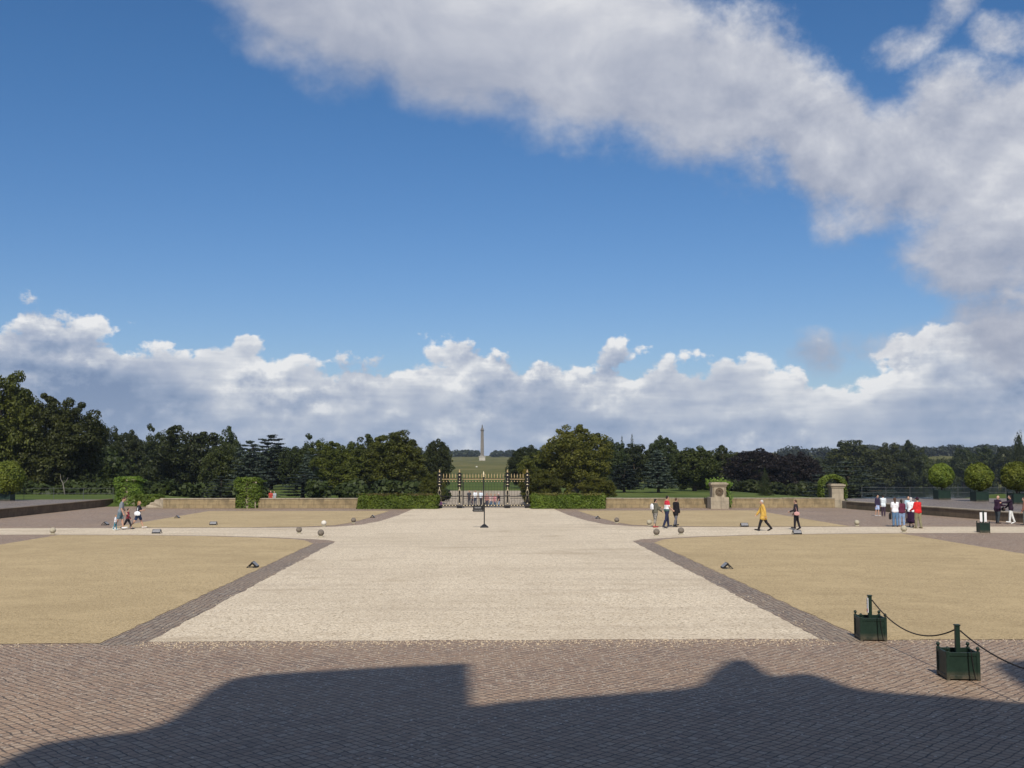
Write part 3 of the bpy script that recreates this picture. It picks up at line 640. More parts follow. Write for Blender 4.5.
def ivy_leaves(w, dep, h, n, size=0.17, arch=0.5, bottom=0.0):
    """rounded cloak of leaves round a pier; w, dep half sizes"""
    u = RNG.uniform(-1, 1, n); a = RNG.uniform(0, 6.283, n); z = RNG.uniform(bottom, 1, n) ** 0.9
    cap = RNG.uniform(0, 1, n) < 0.22
    sh = 1 + 0.12 * np.sin(z * 7 + a * 2) + 0.1 * np.sin(a * 3 + z * 3)
    rx = w * sh * np.where(z > 0.75, np.sqrt(np.clip(1 - ((z - 0.75) / 0.27) ** 2 * arch, 0.02, 1)), 1)
    ry = dep * sh; se = 0.65
    cx = np.sign(np.cos(a)) * np.abs(np.cos(a)) ** se * rx; cy = np.sign(np.sin(a)) * np.abs(np.sin(a)) ** se * ry
    rr = np.where(cap, np.sqrt(RNG.uniform(0, 1, n)), 1 - RNG.uniform(0, .22, n)); zz = np.where(cap, 0.99 - 0.12 * rr ** 2, z)
    c = np.stack([cx * rr, cy * rr, zz * h], 1)
    nn = np.stack([np.cos(a) * (1 - cap * 0.8), np.sin(a) * (1 - cap * 0.8), 0.35 + cap * 0.9], 1) + RNG.normal(size=(n, 3)) * 0.45
    return leaf_quads(c + RNG.normal(size=(n, 3)) * 0.03, nn, size)
def pier_mesh(bw, bd, h, pw=None, ph=0.9):
    mb = MB(); pw = pw or bw * 1.2; k = pw / bw
    mb.box((0, 0, ph / 2 - 0.05), (pw, bd * k, ph + 0.1)); mb.box((0, 0, (ph + h - 0.32) / 2), (bw, bd, h - 0.32 - ph))
    mb.box((0, 0, h - 0.25), (bw * 1.14, bd * 1.14, 0.14)); mb.box((0, 0, h - 0.115), (bw * 1.3, bd * 1.3, 0.13)); mb.box((0, 0, h - 0.02), (bw * 1.1, bd * 1.1, 0.06)); return mb
def pier_thing(px, d, top, bw, label, roundel=False, ph=0.9, pw=None):
    x = xd(px, d); h = zd(top, d, px); r = thing('stone_pier', label, 'pier', (x, d + bw / 2, 0)); mb = pier_mesh(bw, bw, h, pw, ph)
    mb.build('pier_body', M['stone_pale'], r, bevel=0.015)
    if roundel:
        q = MB(); y = -bw / 2; zc = (ph + h - 0.32) / 2
        for rr in (0.30, 0.20):
            q.tube([(rr * math.cos(t * 0.2618), y - 0.015, zc + rr * math.sin(t * 0.2618)) for t in range(25)], 0.045, 8)
        for t in range(8):
            a = t * math.pi / 4; q.tube([(0.05 * math.cos(a), y - 0.01, zc + 0.05 * math.sin(a)), (0.28 * math.cos(a + .5), y - 0.02, zc + 0.28 * math.sin(a + .5))], [0.05, 0.025], 6)
        for sx in (-1, 1):
            q.box((sx * bw * 0.42, y - 0.02, zc), (0.05, 0.04, h - 0.45 - ph))
        q.build('carved_roundel', M['stone_dark'], r, smooth=True)
    return r, h
P1, h1 = pier_thing(719.5, 88.8, 482.5, 1.12, 'bare stone pier with a carved roundel behind the three people and the man in yellow', True, 0.95, 1.5)
P2, h2 = pier_thing(838, 91.6, 484, 1.0, 'plain stone pier at the wall corner under an arch of ivy', False, 0.7, 1.12)
P3, h3 = pier_thing(247.5, 91.2, 481, 1.2, 'stone pier wholly hidden under thick ivy on the left wall')
P4, h4 = pier_thing(127, 96.5, 479, 1.2, 'stone pier hidden under ivy behind the family at the far left')
def ivy(name, label, x, y, w, dep, h, n, z=0.0, size=0.17, arch=0.6, bottom=0.0):
    p = ivy_leaves(w, dep, h, n, size, arch, bottom); o = link_mesh(name, quads_mesh(name, p), None, M['leaf_ivy']); o.location = (x, y, z); return tag(o, label, 'ivy')
ivy('ivy', 'thick ivy covering the pier on the left wall like a green cloak', P3.location.x, P3.location.y, 1.12, 0.95, zd(478, 91), 9000)
ivy('ivy', 'tall ivy covering the pier behind the family at the far left', P4.location.x, P4.location.y, 1.17, 0.95, zd(477, 96), 9000)
o = ivy('ivy_bush', 'low spreading ivy bush right of the far left ivy covered pier', xd(149, 95.5), 95.8, 1.25, 0.7, zd(494.5, 95.5), 4500)
# ivy arch hanging over the corner pier, and ivy behind the roundel pier
n = 5200; t = RNG.uniform(-0.25, math.pi + 0.25, n); rr = RNG.uniform(0.82, 1.18, n)
c = np.stack([np.cos(t) * 1.0 * rr, RNG.uniform(-0.25, 0.75, n), 1.45 + np.sin(t) * 0.88 * rr], 1); low = np.sin(t) < 0.15; c[low, 2] -= RNG.uniform(0, 1.0, low.sum())
o = link_mesh('ivy', quads_mesh('ivy', leaf_quads(c, RNG.normal(size=(n, 3)) * 0.5 + np.array([0, -0.7, 0.5]), 0.16)), None, M['leaf_ivy'])
o.location = (P2.location.x - 0.15, P2.location.y + 0.25, 0.28); tag(o, 'bright green arch of ivy over the plain corner pier on the right', 'ivy')
n = 1900; t = RNG.uniform(0, 1, n)
c = np.stack([0.75 + RNG.normal(size=n) * 0.14 + 0.12 * np.sin(t * 8), 0.1 + RNG.normal(size=n) * 0.22, 0.1 + t ** 0.7 * 2.1], 1)
c2 = np.stack([RNG.uniform(-0.85, 0.8, n // 3), 0.55 + RNG.normal(size=n // 3) * 0.14, 2.1 + RNG.normal(size=n // 3) * 0.16], 1); c = np.concatenate([c, c2])
o = link_mesh('ivy', quads_mesh('ivy', leaf_quads(c, RNG.normal(size=c.shape) * 0.5 + np.array([0, -0.7, 0.5]), 0.15)), None, M['leaf_ivy'])
o.location = (P1.location.x, P1.location.y, 0); tag(o, 'ivy trailing down the right side of the pier with carved roundel', 'ivy')

# topiary balls in planters ---------------------------------------
def make_planter(w, h, name, label, cat, loc, rz, post=None, group=None):
    r = thing(name, label, cat, loc, rz, group); t = 0.035
    for sx, sy in ((0, -1), (0, 1), (-1, 0), (1, 0)):
        mb = MB(); L = w - 2 * t
        sz = (L, t * 0.6, h - 0.09) if sx == 0 else (t * 0.6, L, h - 0.09)
        mb.box((sx * (w / 2 - t * 0.6), sy * (w / 2 - t * 0.6), h / 2 + 0.015), sz)
        for zz in (0.055, h - 0.035):
            s2 = (L, t, 0.06) if sx == 0 else (t, L, 0.06)
            mb.box((sx * (w / 2 - t * 0.5), sy * (w / 2 - t * 0.5), zz), s2)
        mb.build('side_panel', M['green'], r, bevel=0.004)
    for sx in (-1, 1):
        for sy in (-1, 1):
            mb = MB(); k = max(0.055, w * 0.085)
            mb.box((sx * (w / 2 - k / 2 + 0.006), sy * (w / 2 - k / 2 + 0.006), h / 2 + 0.006), (k, k, h + 0.012))
            mb.build('corner_post', M['green'], r, bevel=0.005)
            f = MB(); f.lathe((sx * (w / 2 - k / 2 + 0.006), sy * (w / 2 - k / 2 + 0.006), h + 0.012), [(k * .3, 0), (k * .3, k * .3), (k * .55, k * .55), (k * .6, k * .9), (k * .4, k * 1.3), (0.003, k * 1.45)], 10)
            f.build('finial', M['green'], r, smooth=True)
    s = MB(); s.box((0, 0, h * 0.62), (w - 2.6 * t, w - 2.6 * t, 0.2)); s.build('soil', M['soil'], r)
    if post:
        p = MB(); p.box((0, 0, (h * 0.6 + post) / 2), (0.075, 0.075, post - h * 0.6)); p.box((0, 0, post + 0.012), (0.095, 0.095, 0.024)); p.build('post', M['green'], r, bevel=0.006)
    return r
def topiary(px, d, z, ball_top, hw, label, plabel, bottom):
    x = xd(px, d); s = m_per_px(d)
    make_planter(1.08, 0.82, 'tree_planter', plabel, 'planter', (x, d, z), R(2), group=None)
    r = thing('topiary_tree', label, 'topiary', (x, d, z + 0.72)); h = zd(ball_top, d, px) - z - 0.72; rad = hw * s; zc = h - rad * 0.98
    n = 6500; u = unit(n)
    rr = rad * (1 - RNG.uniform(0, 1, (n, 1)) ** 2.2 * 0.3) * (1 + 0.04 * np.sin(u[:, :1] * 9 + u[:, 2:] * 7))
    link_mesh('crown', quads_mesh('crown', leaf_quads(u * rr + np.array([0, 0, zc]), u + RNG.normal(size=u.shape) * 0.5 + np.array([0, 0, .2]), 0.15)), r, M['leaf_topiary'])
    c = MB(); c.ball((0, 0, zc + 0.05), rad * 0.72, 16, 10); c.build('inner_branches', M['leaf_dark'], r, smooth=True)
    t = MB(); t.tube([(0, 0, -0.15), (0.02, 0, zc * 0.5), (0, 0.01, zc)], [0.09, 0.07, 0.06], 9); t.build('trunk', M['bark'], r)
TZ = 0.56
topiary(942, 95, TZ, 463.5, 12.2, 'clipped yellow green ball tree, leftmost of three on the right terrace', 'dark green box planter under the leftmost ball tree of the right terrace', 499)
topiary(979.5, 90, TZ, 463.5, 13.7, 'clipped yellow green ball tree, middle one of three on the right terrace', 'dark green box planter under the middle ball tree of the right terrace', 501)
topiary(1017, 84, TZ, 462, 14.5, 'clipped yellow green ball tree at the right edge of the picture', 'dark green box planter under the ball tree at the right edge', 503)
topiary(6, 94, TZ, 461, 17, 'clipped green ball tree at the left edge of the picture', 'dark green box planter under the ball tree at the left edge', 499)
# railings --------------------------------------------------------
def railing(x0, x1, y, label):
    r = thing('railing', label, 'railing', (x0, y, TZ)); L = x1 - x0; n = int(L / 2.2)
    mb = MB()
    for z in (0.55, 1.0): mb.tube([(0, 0, z), (L, 0, z)], 0.013, 6)
    mb.build('rail', M['rail'], r)
    for k in range(n + 1):
        p = MB(); p.tube([(k * L / n, 0, 0), (k * L / n, 0, 1.06)], 0.018, 6); p.build('post', M['rail'], r)
railing(xd(-6, 96.6), xd(113, 96.6), 96.6, 'thin grey two bar railing along the back of the left terrace')
railing(xd(862, 97.6), xd(1030, 97.6), 97.6, 'thin grey two bar railing along the back of the right terrace')

# ------------------------------------------------------------------ iron gate
GD = 91.0; gx0 = xd(483.6, GD)
G = thing('iron_gate', 'black wrought iron gate with gilded spearheads at the end of the gravel drive', 'gate', (gx0, GD, 0))
def gz_(y): return zd(y, GD)
def spear(parent, x, gold=True):
    s = MB(); s.lathe((x, 0, gz_(478.2)), [(0.012, 0), (0.03, 0.02), (0.02, 0.06), (0.04, 0.12), (0.032, 0.24), (0.004, 0.40)], 8); s.build('spearhead', M['gilt_old' if gold else 'gold'], parent, smooth=True)
    q = MB(); q.ball((x, -0.02, gz_(481.4)), 0.05, 8, 6); q.build('rosette', M['gilt_old'], parent, smooth=True)
    q = MB(); q.ball((x, -0.03, gz_(505.4)), 0.055, 8, 6, 0, (1.1, 0.6, 0.8)); q.build('rosette', M['gold'], parent, smooth=True)
def leaf_panel(name, px0, px1, nb, hinge=None):
    x0 = xd(px0, GD) - gx0; x1 = xd(px1, GD) - gx0; p = bpy.data.objects.new(name, None); C.objects.link(p); p.parent = G
    mb = MB()
    for z, hh in ((gz_(478.6), 0.05), (gz_(481.4), 0.03), (gz_(496.3), 0.07), (gz_(498.4), 0.03), (gz_(505.4), 0.12), (gz_(506.9), 0.05)): mb.box(((x0 + x1) / 2, 0, z), (x1 - x0, 0.05, hh))
    for k in range(nb):
        x = x0 + (x1 - x0) * (k + 0.5) / nb; mb.tube([(x, 0, 0.06), (x, 0, gz_(478.2))], 0.008, 5)
    # scrollwork in the lower field
    m2 = nb // 2
    for k in range(m2):
        x = x0 + (x1 - x0) * (k + 0.5) / m2; zc = (gz_(498.4) + gz_(505.4)) / 2
        mb.tube([(x + 0.16 * math.cos(a * .4488), 0, zc + 0.16 * math.sin(a * .4488)) for a in range(15)], 0.007, 5)
    mb.build('bars', M['iron'], p)
    g = MB(); g.box(((x0 + x1) / 2, -0.03, gz_(479.2)), (x1 - x0, 0.02, 0.045)); g.build('gilded_rail', M['gilt_old'], p)
    for k in range(nb): spear(p, x0 + (x1 - x0) * (k + 0.5) / nb)
    if hinge is not None:
        s = MB(); s.box((xd(hinge, GD) - gx0, 0, (0.05 + gz_(479)) / 2), (0.085, 0.07, gz_(479) - 0.05)); s.build('hinge_stile', M['iron'], p)
    return p
leaf_panel('side_panel', 442, 457, 5); leaf_panel('gate_leaf', 462.4, 483.2, 7, 463); leaf_panel('gate_leaf', 484.2, 504.6, 7, 504.2); leaf_panel('side_panel', 510, 524.6, 5)
s = MB(); s.box((0, -0.02, gz_(507) / 2 + gz_(477) / 2), (0.10, 0.08, gz_(477) - gz_(507))); s.build('meeting_stile', M['iron'], G)
s = MB(); s.lathe((0, -0.02, gz_(477)), [(0.05, 0), (0.085, 0.03), (0.04, 0.09), (0.05, 0.14), (0.08, 0.22), (0.05, 0.33), (0.004, 0.5)], 10); s.build('finial', M['gold'], G, smooth=True)
for px in (439.5, 459.5, 507.5, 527.3):
    x = xd(px, GD) - gx0; p = bpy.data.objects.new('gate_post', None); C.objects.link(p); p.parent = G; p.location = (x, 0, 0)
    mb = MB()
    for sx in (-1, 1):
        for sy in (-1, 1): mb.box((sx * 0.13, sy * 0.13, gz_(481) / 2), (0.03, 0.03, gz_(481)))
    mb.box((0, 0, 0.12), (0.44, 0.44, 0.24)); mb.box((0, 0, gz_(482.5)), (0.46, 0.46, 0.09)); mb.box((0, 0, gz_(486)), (0.42, 0.42, 0.09)); mb.box((0, 0, gz_(496)), (0.42, 0.42, 0.08))
    mb.box((0, 0, gz_(478)), (0.34, 0.34, 0.62)); mb.box((0, 0, gz_(474.2)), (0.42, 0.42, 0.06)); mb.lathe((0, 0, gz_(474)), [(0.12, 0), (0.14, 0.05), (0.05, 0.12), (0.03, 0.16)], 10)
    mb.box((0, 0, gz_(484)), (0.24, 0.24, 0.5)); mb.box((0, 0, gz_(495)), (0.13, 0.13, 1.6))
    mb.build('post_frame', M['iron'], p)
    f = MB(); f.lathe((0, 0, gz_(473)), [(0.03, 0), (0.075, 0.06), (0.07, 0.13), (0.03, 0.2), (0.05, 0.24), (0.004, 0.3)], 10); f.build('finial', M['gilt_old'], p, smooth=True)
    for yy, w, hh in ((475.2, 0.14, 0.11), (479.0, 0.06, 0.10), (481.4, 0.12, 0.09), (484.4, 0.19, 0.08), (488.2, 0.05, 0.26), (490, 0.07, 0.08), (503.4, 0.12, 0.10)):
        q = MB(); q.ball((0, -0.24, gz_(yy)), 1, 10, 7, 0, (w / 2, 0.05, hh / 2)); q.build('gilded_boss', M['gold'], p, smooth=True)
    q = MB()
    for sx in (-1, 1): q.tube([(sx * 0.03, -0.2, gz_(489)), (sx * 0.13, -0.2, gz_(492.5)), (sx * 0.04, -0.2, gz_(495)), (sx * 0.12, -0.2, gz_(497)), (sx * 0.16, -0.2, gz_(502))], 0.009, 6)
    q.build('gilded_scroll', M['gold'], p, smooth=True)

# ------------------------------------------------------------------ victory column
CDIST = 1150; cxx = xd(482.2, CDIST, 460); cz = tzf(cxx, CDIST); s1 = m_per_px(CDIST)
COL = thing('victory_column', 'tall stone column with a statue on top standing on the far hill', 'column', (cxx, CDIST, cz))
zb = zd(461.5, CDIST); off = zb - cz
def colz(y): return zd(y, CDIST) - cz
mb = MB(); mb.box((0, 0, off * 0.5 - 1), (10.5, 10.5, off + 2.0)); mb.box((0, 0, off + 0.4), (8.8, 8.8, 0.8)); mb.box((0, 0, colz(458.5)), (6.4, 6.4, colz(456.2) - colz(461))); mb.box((0, 0, colz(456.4)), (7.4, 7.4, 0.7)); mb.box((-6, 0, off * .5 + .3), (3, 2, off + 1.5))
mb.build('pedestal', M['column_pale'], COL)
sh = MB(); nfl = 40; zs0, zs1 = colz(455.8), colz(431.5); vs = []; fs = []
for i in range(9):
    t = i / 8; rr = 1.85 - 0.42 * t ** 1.5
    for k in range(nfl): a = 2 * math.pi * k / nfl; r2 = rr * (1 - 0.06 * (k % 2)); vs.append((r2 * math.cos(a), r2 * math.sin(a), zs0 + (zs1 - zs0) * t))
for i in range(8):
    for k in range(nfl): k2 = (k + 1) % nfl; fs.append((i * nfl + k, i * nfl + k2, (i + 1) * nfl + k2, (i + 1) * nfl + k))
sh.add(vs, fs); sh.lathe((0, 0, zs0 - 0.5), [(2.5, 0), (2.6, 0.4), (2.1, 0.8), (2.0, 1.1)], 24); sh.build('shaft', M['column'], COL)
cp = MB(); cp.lathe((0, 0, zs1), [(1.45, 0), (1.6, 0.2), (1.45, 0.5), (1.9, 1.2), (2.1, 1.5)], 20); cp.box((0, 0, zs1 + 1.75), (4.3, 4.3, 0.5)); cp.lathe((0, 0, zs1 + 2.0), [(1.3, 0), (1.3, 1.1), (1.5, 1.2), (1.1, 1.5)], 16); cp.build('capital', M['column'], COL)

# ------------------------------------------------------------------ people
DG = bpy.context.evaluated_depsgraph_get
def remesh(mb, name, vox, smooth_iter=2):
    me = mb.mesh(name, True); o = bpy.data.objects.new('tmp', me); C.objects.link(o)
    md = o.modifiers.new('r', 'REMESH'); md.mode = 'VOXEL'; md.voxel_size = vox; md.use_smooth_shade = True
    sm = o.modifiers.new('s', 'SMOOTH'); sm.factor = 0.5; sm.iterations = smooth_iter
    dg = DG(); out = bpy.data.meshes.new_from_object(o.evaluated_get(dg)); bpy.data.objects.remove(o); bpy.data.meshes.remove(me); out.name = name
    out.materials.clear(); return out
_cm = {}
def cloth(col, pat=None):
    k = (tuple(col), pat)
    if k in _cm: return _cm[k]
    if pat is None: m = plain('cloth', col, 0.9, 0.2, 9, bumpk=0.15)
    else:
        m, nt, b = newmat('patterned_cloth'); p = objc(nt)
        if pat[0] == 'bands':                # list of (z up to, colour)
            z = nt.sep(p)[2]; c = pat[1][0][1]
            for zz, cc in pat[1][1:]: c = nt.mix(nt.math('GREATER_THAN', z, zz), c, cc)
        else: c = nt.mix(nt.math('GREATER_THAN', nt.noise(p, 16, 3, 0.6), 0.52), col, pat[1])
        nt.put(b.inputs['Base Color'], c); b.inputs['Roughness'].default_value = 0.9
    _cm[k] = m; return m
SKIN = plain('skin', (0.50, 0.30, 0.21), 0.6, 0.08, 12)
HAIR = {'dark': plain('dark_hair', (0.018, 0.012, 0.009), 0.7, 0.3, 30), 'brown': plain('brown_hair', (0.07, 0.035, 0.02), 0.7, 0.3, 30), 'fair': plain('fair_hair', (0.30, 0.17, 0.07), 0.7, 0.25, 30), 'grey': plain('grey_hair', (0.45, 0.43, 0.40), 0.7, 0.2, 30)}
def person(label, px, py, H, face, stride=0.0, top=(.3, .3, .3), top_kind='short', top_pat=None, legs=(.05, .05, .1), leg_kind='long', leg_pat=None, shoes=(.03, .025, .02),
           hair='dark', hair_len=0, arms=((8, 15), (-6, 12)), lean=2.0, head=(0, 0), d=None, lod=0, arm_in=(0, 0), wide=1.0, loc=None, make_thing=True, hem=0.0, cap_col=None, elbow_out=(6, 6)):
    h = H; T_ = Vector
    def rotx(v, a, piv):                      # lean forward (towards +y)
        a = -R(a); w = v - piv; return piv + Vector((w.x, w.y * math.cos(a) - w.z * math.sin(a), w.y * math.sin(a) + w.z * math.cos(a)))
    hipz = 0.515 * h; piv = T_((0, 0, hipz)); wd = wide
    J = {}
    for s, sg in (('l', -1), ('r', 1)):
        a = R(stride * (1 if s == 'l' else -1)); hip = T_((sg * 0.05 * h * wd, 0, hipz)); kn = hip + T_((sg * 0.004 * h, math.sin(a) * 0.24 * h, -math.cos(a) * 0.24 * h))
        fl = R(4 + (abs(stride) * 0.45 if a < 0 else abs(stride) * 0.15)); a2 = a - fl; an = kn + T_((0, math.sin(a2) * 0.235 * h, -math.cos(a2) * 0.235 * h))
        J['hip' + s], J['kn' + s], J['an' + s] = hip, kn, an
        pitchf = R(-12) if a > 0.12 else (R(35) if a < -0.12 else 0)
        J['toe' + s] = an + T_((sg * 0.012 * h, math.cos(pitchf) * 0.115 * h, -0.028 * h - math.sin(pitchf) * 0.10 * h)); J['heel' + s] = an + T_((0, -0.028 * h, -0.024 * h + (0.004 if a < 0 else 0)))
    drop = min(min(J['toe' + s].z, J['heel' + s].z) for s in 'lr') - 0.016 * h
    for k in J: J[k] = J[k] - T_((0, 0, drop))
    piv.z -= drop; hipz = piv.z
    for s, sg, (sa, ef), inn, eo in (('l', -1, arms[0], arm_in[0], elbow_out[0]), ('r', 1, arms[1], arm_in[1], elbow_out[1])):
        sho = rotx(T_((sg * 0.094 * h * (0.5 + 0.5 * wd), 0, hipz + 0.288 * h)), lean, piv); a = R(sa); o_ = R(eo)
        el = sho + T_((sg * math.sin(o_) * 0.17 * h, math.sin(a) * 0.17 * h * math.cos(o_), -math.cos(a) * 0.17 * h * math.cos(o_)))
        b_ = R(sa + ef); i_ = R(inn); dirf = T_((-sg * math.sin(i_), math.sin(b_) * math.cos(i_), -math.cos(b_) * math.cos(i_)))
        wr = el + dirf * 0.148 * h; J['sho' + s], J['el' + s], J['wr' + s], J['hd' + s] = sho, el, wr, dirf
    neck = rotx(T_((0, -0.004 * h, hipz + 0.325 * h)), lean, piv); hc = rotx(T_((0, 0.012 * h, hipz + 0.413 * h)), lean, piv)
    hq = Matrix.Rotation(R(head[1]), 3, 'Z') @ Matrix.Rotation(R(-head[0] - lean * 0.5), 3, 'X')
    hc = hc + T_((0, math.sin(R(head[0])) * 0.05 * h, -0.012 * h * abs(math.sin(R(head[0])))))
    chest = [rotx(T_((sg * 0.046 * h * wd, 0.0, hipz + 0.25 * h)), lean, piv) for sg in (-1, 1)]; waist = [rotx(T_((sg * 0.040 * h * wd, 0.004 * h, hipz + 0.10 * h)), lean, piv) for sg in (-1, 1)]
    pel = [T_((sg * 0.046 * h * wd, -0.005 * h, hipz + 0.02 * h)) for sg in (-1, 1)]
    def torso(mb, g):
        for i in (0, 1):
            mb.cap(chest[i] - T_((0, 0, 0.012 * h)), (0.060 + g) * h, waist[i], (0.058 * wd + g) * h); mb.cap(waist[i], (0.058 * wd + g) * h, pel[i], (0.066 * wd + g) * h)
        [mb.cap(J['sho' + q], (0.030 + g) * h, neck - T_((0, 0, 0.022 * h)), (0.034 + g) * h) for q in 'lr']
        mb.cap(chest[0] - T_((0, 0, 0.012 * h)), (0.058 + g) * h, chest[1] - T_((0, 0, 0.012 * h)), (0.058 + g) * h); mb.cap(pel[0], (0.066 * wd + g) * h, pel[1], (0.066 * wd + g) * h)
    body = MB(); torso(body, -0.008)
    body.cap(neck - T_((0, 0, .02 * h)), 0.034 * h, hc - T_((0, 0.01 * h, 0.04 * h)), 0.03 * h)
    body.ball(hc, h, 16, 12, 0, (0.044, 0.055, 0.066), hq); body.ball(hc + hq @ T_((0, 0.018 * h, -0.036 * h)), h, 10, 8, 0, (0.032, 0.034, 0.028), hq)
    body.cap(hc + hq @ T_((0, 0.052 * h, 0.004 * h)), 0.007 * h, hc + hq @ T_((0, 0.063 * h, -0.014 * h)), 0.0095 * h)
    for sg in (-1, 1): body.ball(hc + hq @ T_((sg * 0.045 * h, -0.002 * h, -0.004 * h)), h, 8, 6, 0, (0.007, 0.012, 0.018), hq)
    for s, sg in (('l', -1), ('r', 1)):
        body.cap(J['sho' + s], 0.033 * h, J['el' + s], 0.025 * h); body.cap(J['el' + s], 0.026 * h, J['wr' + s], 0.017 * h)
        body.cap(J['hip' + s], 0.056 * h, J['kn' + s], 0.034 * h); body.cap(J['kn' + s], 0.034 * h, J['an' + s], 0.021 * h); body.ball(J['kn' + s].lerp(J['an' + s], 0.3) - T_((0, 0.01 * h, 0)), 0.034 * h, 10, 7, 0, (0.9, 0.9, 1.9))
        body.cap(J['heel' + s], 0.018 * h, J['toe' + s], 0.016 * h)
        f = J['hd' + s].normalized(); side = f.cross(T_((sg, 0, 0))).normalized() if abs(f.x) < 0.9 else T_((0, 0, 1)); acr = side; w0 = J['wr' + s]
        pm = w0 + f * 0.052 * h; body.cap(w0, 0.016 * h, pm - acr * 0.008 * h, 0.015 * h); body.cap(w0, 0.016 * h, pm + acr * 0.009 * h, 0.015 * h)
        inward = T_((-sg, 0, 0))
        for k, (o_, L) in enumerate(((-0.019, .036), (-0.007, .042), (0.006, .040), (0.018, .031))):
            b0 = pm + acr * o_ * h; b1 = b0 + (f * 0.8 + inward * 0.35).normalized() * L * 0.55 * h; b2 = b1 + (f * 0.35 + inward * 0.8).normalized() * L * 0.5 * h
            body.cap(b0, 0.0058 * h, b1, 0.0054 * h); body.cap(b1, 0.0054 * h, b2, 0.0046 * h)
        body.cap(w0 + f * 0.02 * h - acr * 0.012 * h, 0.007 * h, w0 + f * 0.05 * h - acr * 0.034 * h + inward * 0.008 * h, 0.0055 * h)
    vb = (0.0095, 0.022)[lod]; vc = (0.014, 0.024)[lod]
    if not make_thing: return body, J, hc, torso
    if loc is None:
        if d is None: p0 = gp(px, py, 0.0)
        else: p0 = Vector((xd(px, d), d, tzf(xd(px, d), d) + (0.03 if abs(xd(px, d)) < 13 and d < 200 and d > 92 else 0)))
    else: p0 = Vector(loc)
    me = remesh(body, 'person', vb); o = link_mesh('person', me, None, SKIN, True); o.location = p0; o.rotation_euler = (0, 0, R(-face)); tag(o, label, 'person')
    def part(nm, mb, mat, v=vc): return link_mesh(nm, remesh(mb, nm, v), o, mat, True)
    t = MB(); torso(t, 0.008 if top_kind != 'coat' else 0.016)
    if top_kind in ('coat', 'jacket'):
        t.cap(neck - T_((0, 0, .012 * h)), 0.040 * h, neck, 0.037 * h)
        dz = 0.11 * h if top_kind == 'coat' else 0.05 * h
        for i, s in enumerate('lr'): t.cap(pel[i], 0.078 * wd * h, pel[i].lerp(J['kn' + s], dz / (0.24 * h)) , 0.074 * wd * h)
        t.cap(pel[0] - T_((0, 0, dz)), 0.065 * h, pel[1] - T_((0, 0, dz)), 0.065 * h)
    for s in 'lr':
        g = 0.011 if top_kind != 'coat' else 0.018
        if top_kind == 'short': t.cap(J['sho' + s], (0.038 + g * .5) * h, J['sho' + s].lerp(J['el' + s], 0.75), (0.033 + g * .5) * h)
        elif top_kind != 'vest': t.cap(J['sho' + s], (0.036 + g) * h, J['el' + s], (0.028 + g) * h); t.cap(J['el' + s], (0.028 + g) * h, J['wr' + s], (0.021 + g * .7) * h)
    part({'short': 'shirt', 'long': 'jumper', 'coat': 'coat', 'jacket': 'jacket', 'vest': 'shirt'}[top_kind], t, cloth(top, top_pat))
    lg = MB()
    for i, s in enumerate('lr'):
        lg.cap(pel[i] + T_((0, 0, 0.01 * h)), 0.07 * wd * h, J['hip' + s], 0.068 * wd * h); e = {'long': 0.97, 'crop': 0.55, 'shorts': None, 'skirt': 0.5}[leg_kind]
        if leg_kind == 'shorts': lg.cap(J['hip' + s], 0.066 * wd * h, J['hip' + s].lerp(J['kn' + s], 0.75), 0.054 * h)
        else:
            lg.cap(J['hip' + s], 0.066 * wd * h, J['kn' + s], 0.046 * h); lg.cap(J['kn' + s], 0.046 * h, J['kn' + s].lerp(J['an' + s], e), 0.036 * h)
    if leg_kind == 'skirt': lg.cap(pel[0], .07 * h, J['knl'].lerp(J['anl'], .4), .075 * h); lg.cap(J['knl'].lerp(J['anl'], .4), .075 * h, J['knr'].lerp(J['anr'], .4), .075 * h); lg.cap(J['hipl'].lerp(J['hipr'], .5), .085 * h, (J['knl'] + J['knr']) / 2, .085 * h)
    lg.cap(pel[0], 0.072 * wd * h, pel[1], 0.072 * wd * h)
    part({'long': 'trousers', 'crop': 'trousers', 'shorts': 'shorts', 'skirt': 'skirt'}[leg_kind], lg, cloth(legs, leg_pat))
    for s in 'lr':
        sb = MB(); sb.cap(J['heel' + s], 0.026 * h, J['toe' + s], 0.023 * h); sb.cap(J['heel' + s] + T_((0, 0.004 * h, 0.01 * h)), 0.025 * h, J['an' + s] - T_((0, 0, 0.012 * h)), 0.024 * h); part('shoe', sb, cloth(shoes), vc * 0.8)
    if hair:
        hb = MB(); hb.ball(hc + hq @ T_((0, -0.012 * h, 0.014 * h)), h, 16, 12, 0, (0.049, 0.053, 0.060), hq)
        if hair_len: hb.cap(hc + hq @ T_((0, -0.03 * h, 0)), 0.042 * h, hc + hq @ T_((0, -0.045 * h, -hair_len * h)), 0.03 * h)
        part('hair', hb, HAIR[hair], vc * 0.8)
    if cap_col:
        cb = MB(); cb.ball(hc + hq @ T_((0, -0.006 * h, 0.026 * h)), h, 16, 10, 0, (0.053, 0.060, 0.052), hq); cb.ball(hc + hq @ T_((0, 0.06 * h, 0.03 * h)), h, 12, 6, 0, (0.04, 0.045, 0.01), hq); part('cap', cb, cloth(cap_col), vc * 0.8)
    if lod == 0:
        for sg in (-1, 1):
            eb = MB(); eb.ball(hc + hq @ T_((sg * 0.018 * h, 0.0495 * h, 0.006 * h)), 0.006 * h, 8, 6); eb.build('eye', M['black'], o, smooth=True)
    o['_J'] = 0; del o['_J']
    return o, J
def at_person(o, v): return o.matrix_basis @ Vector(v)
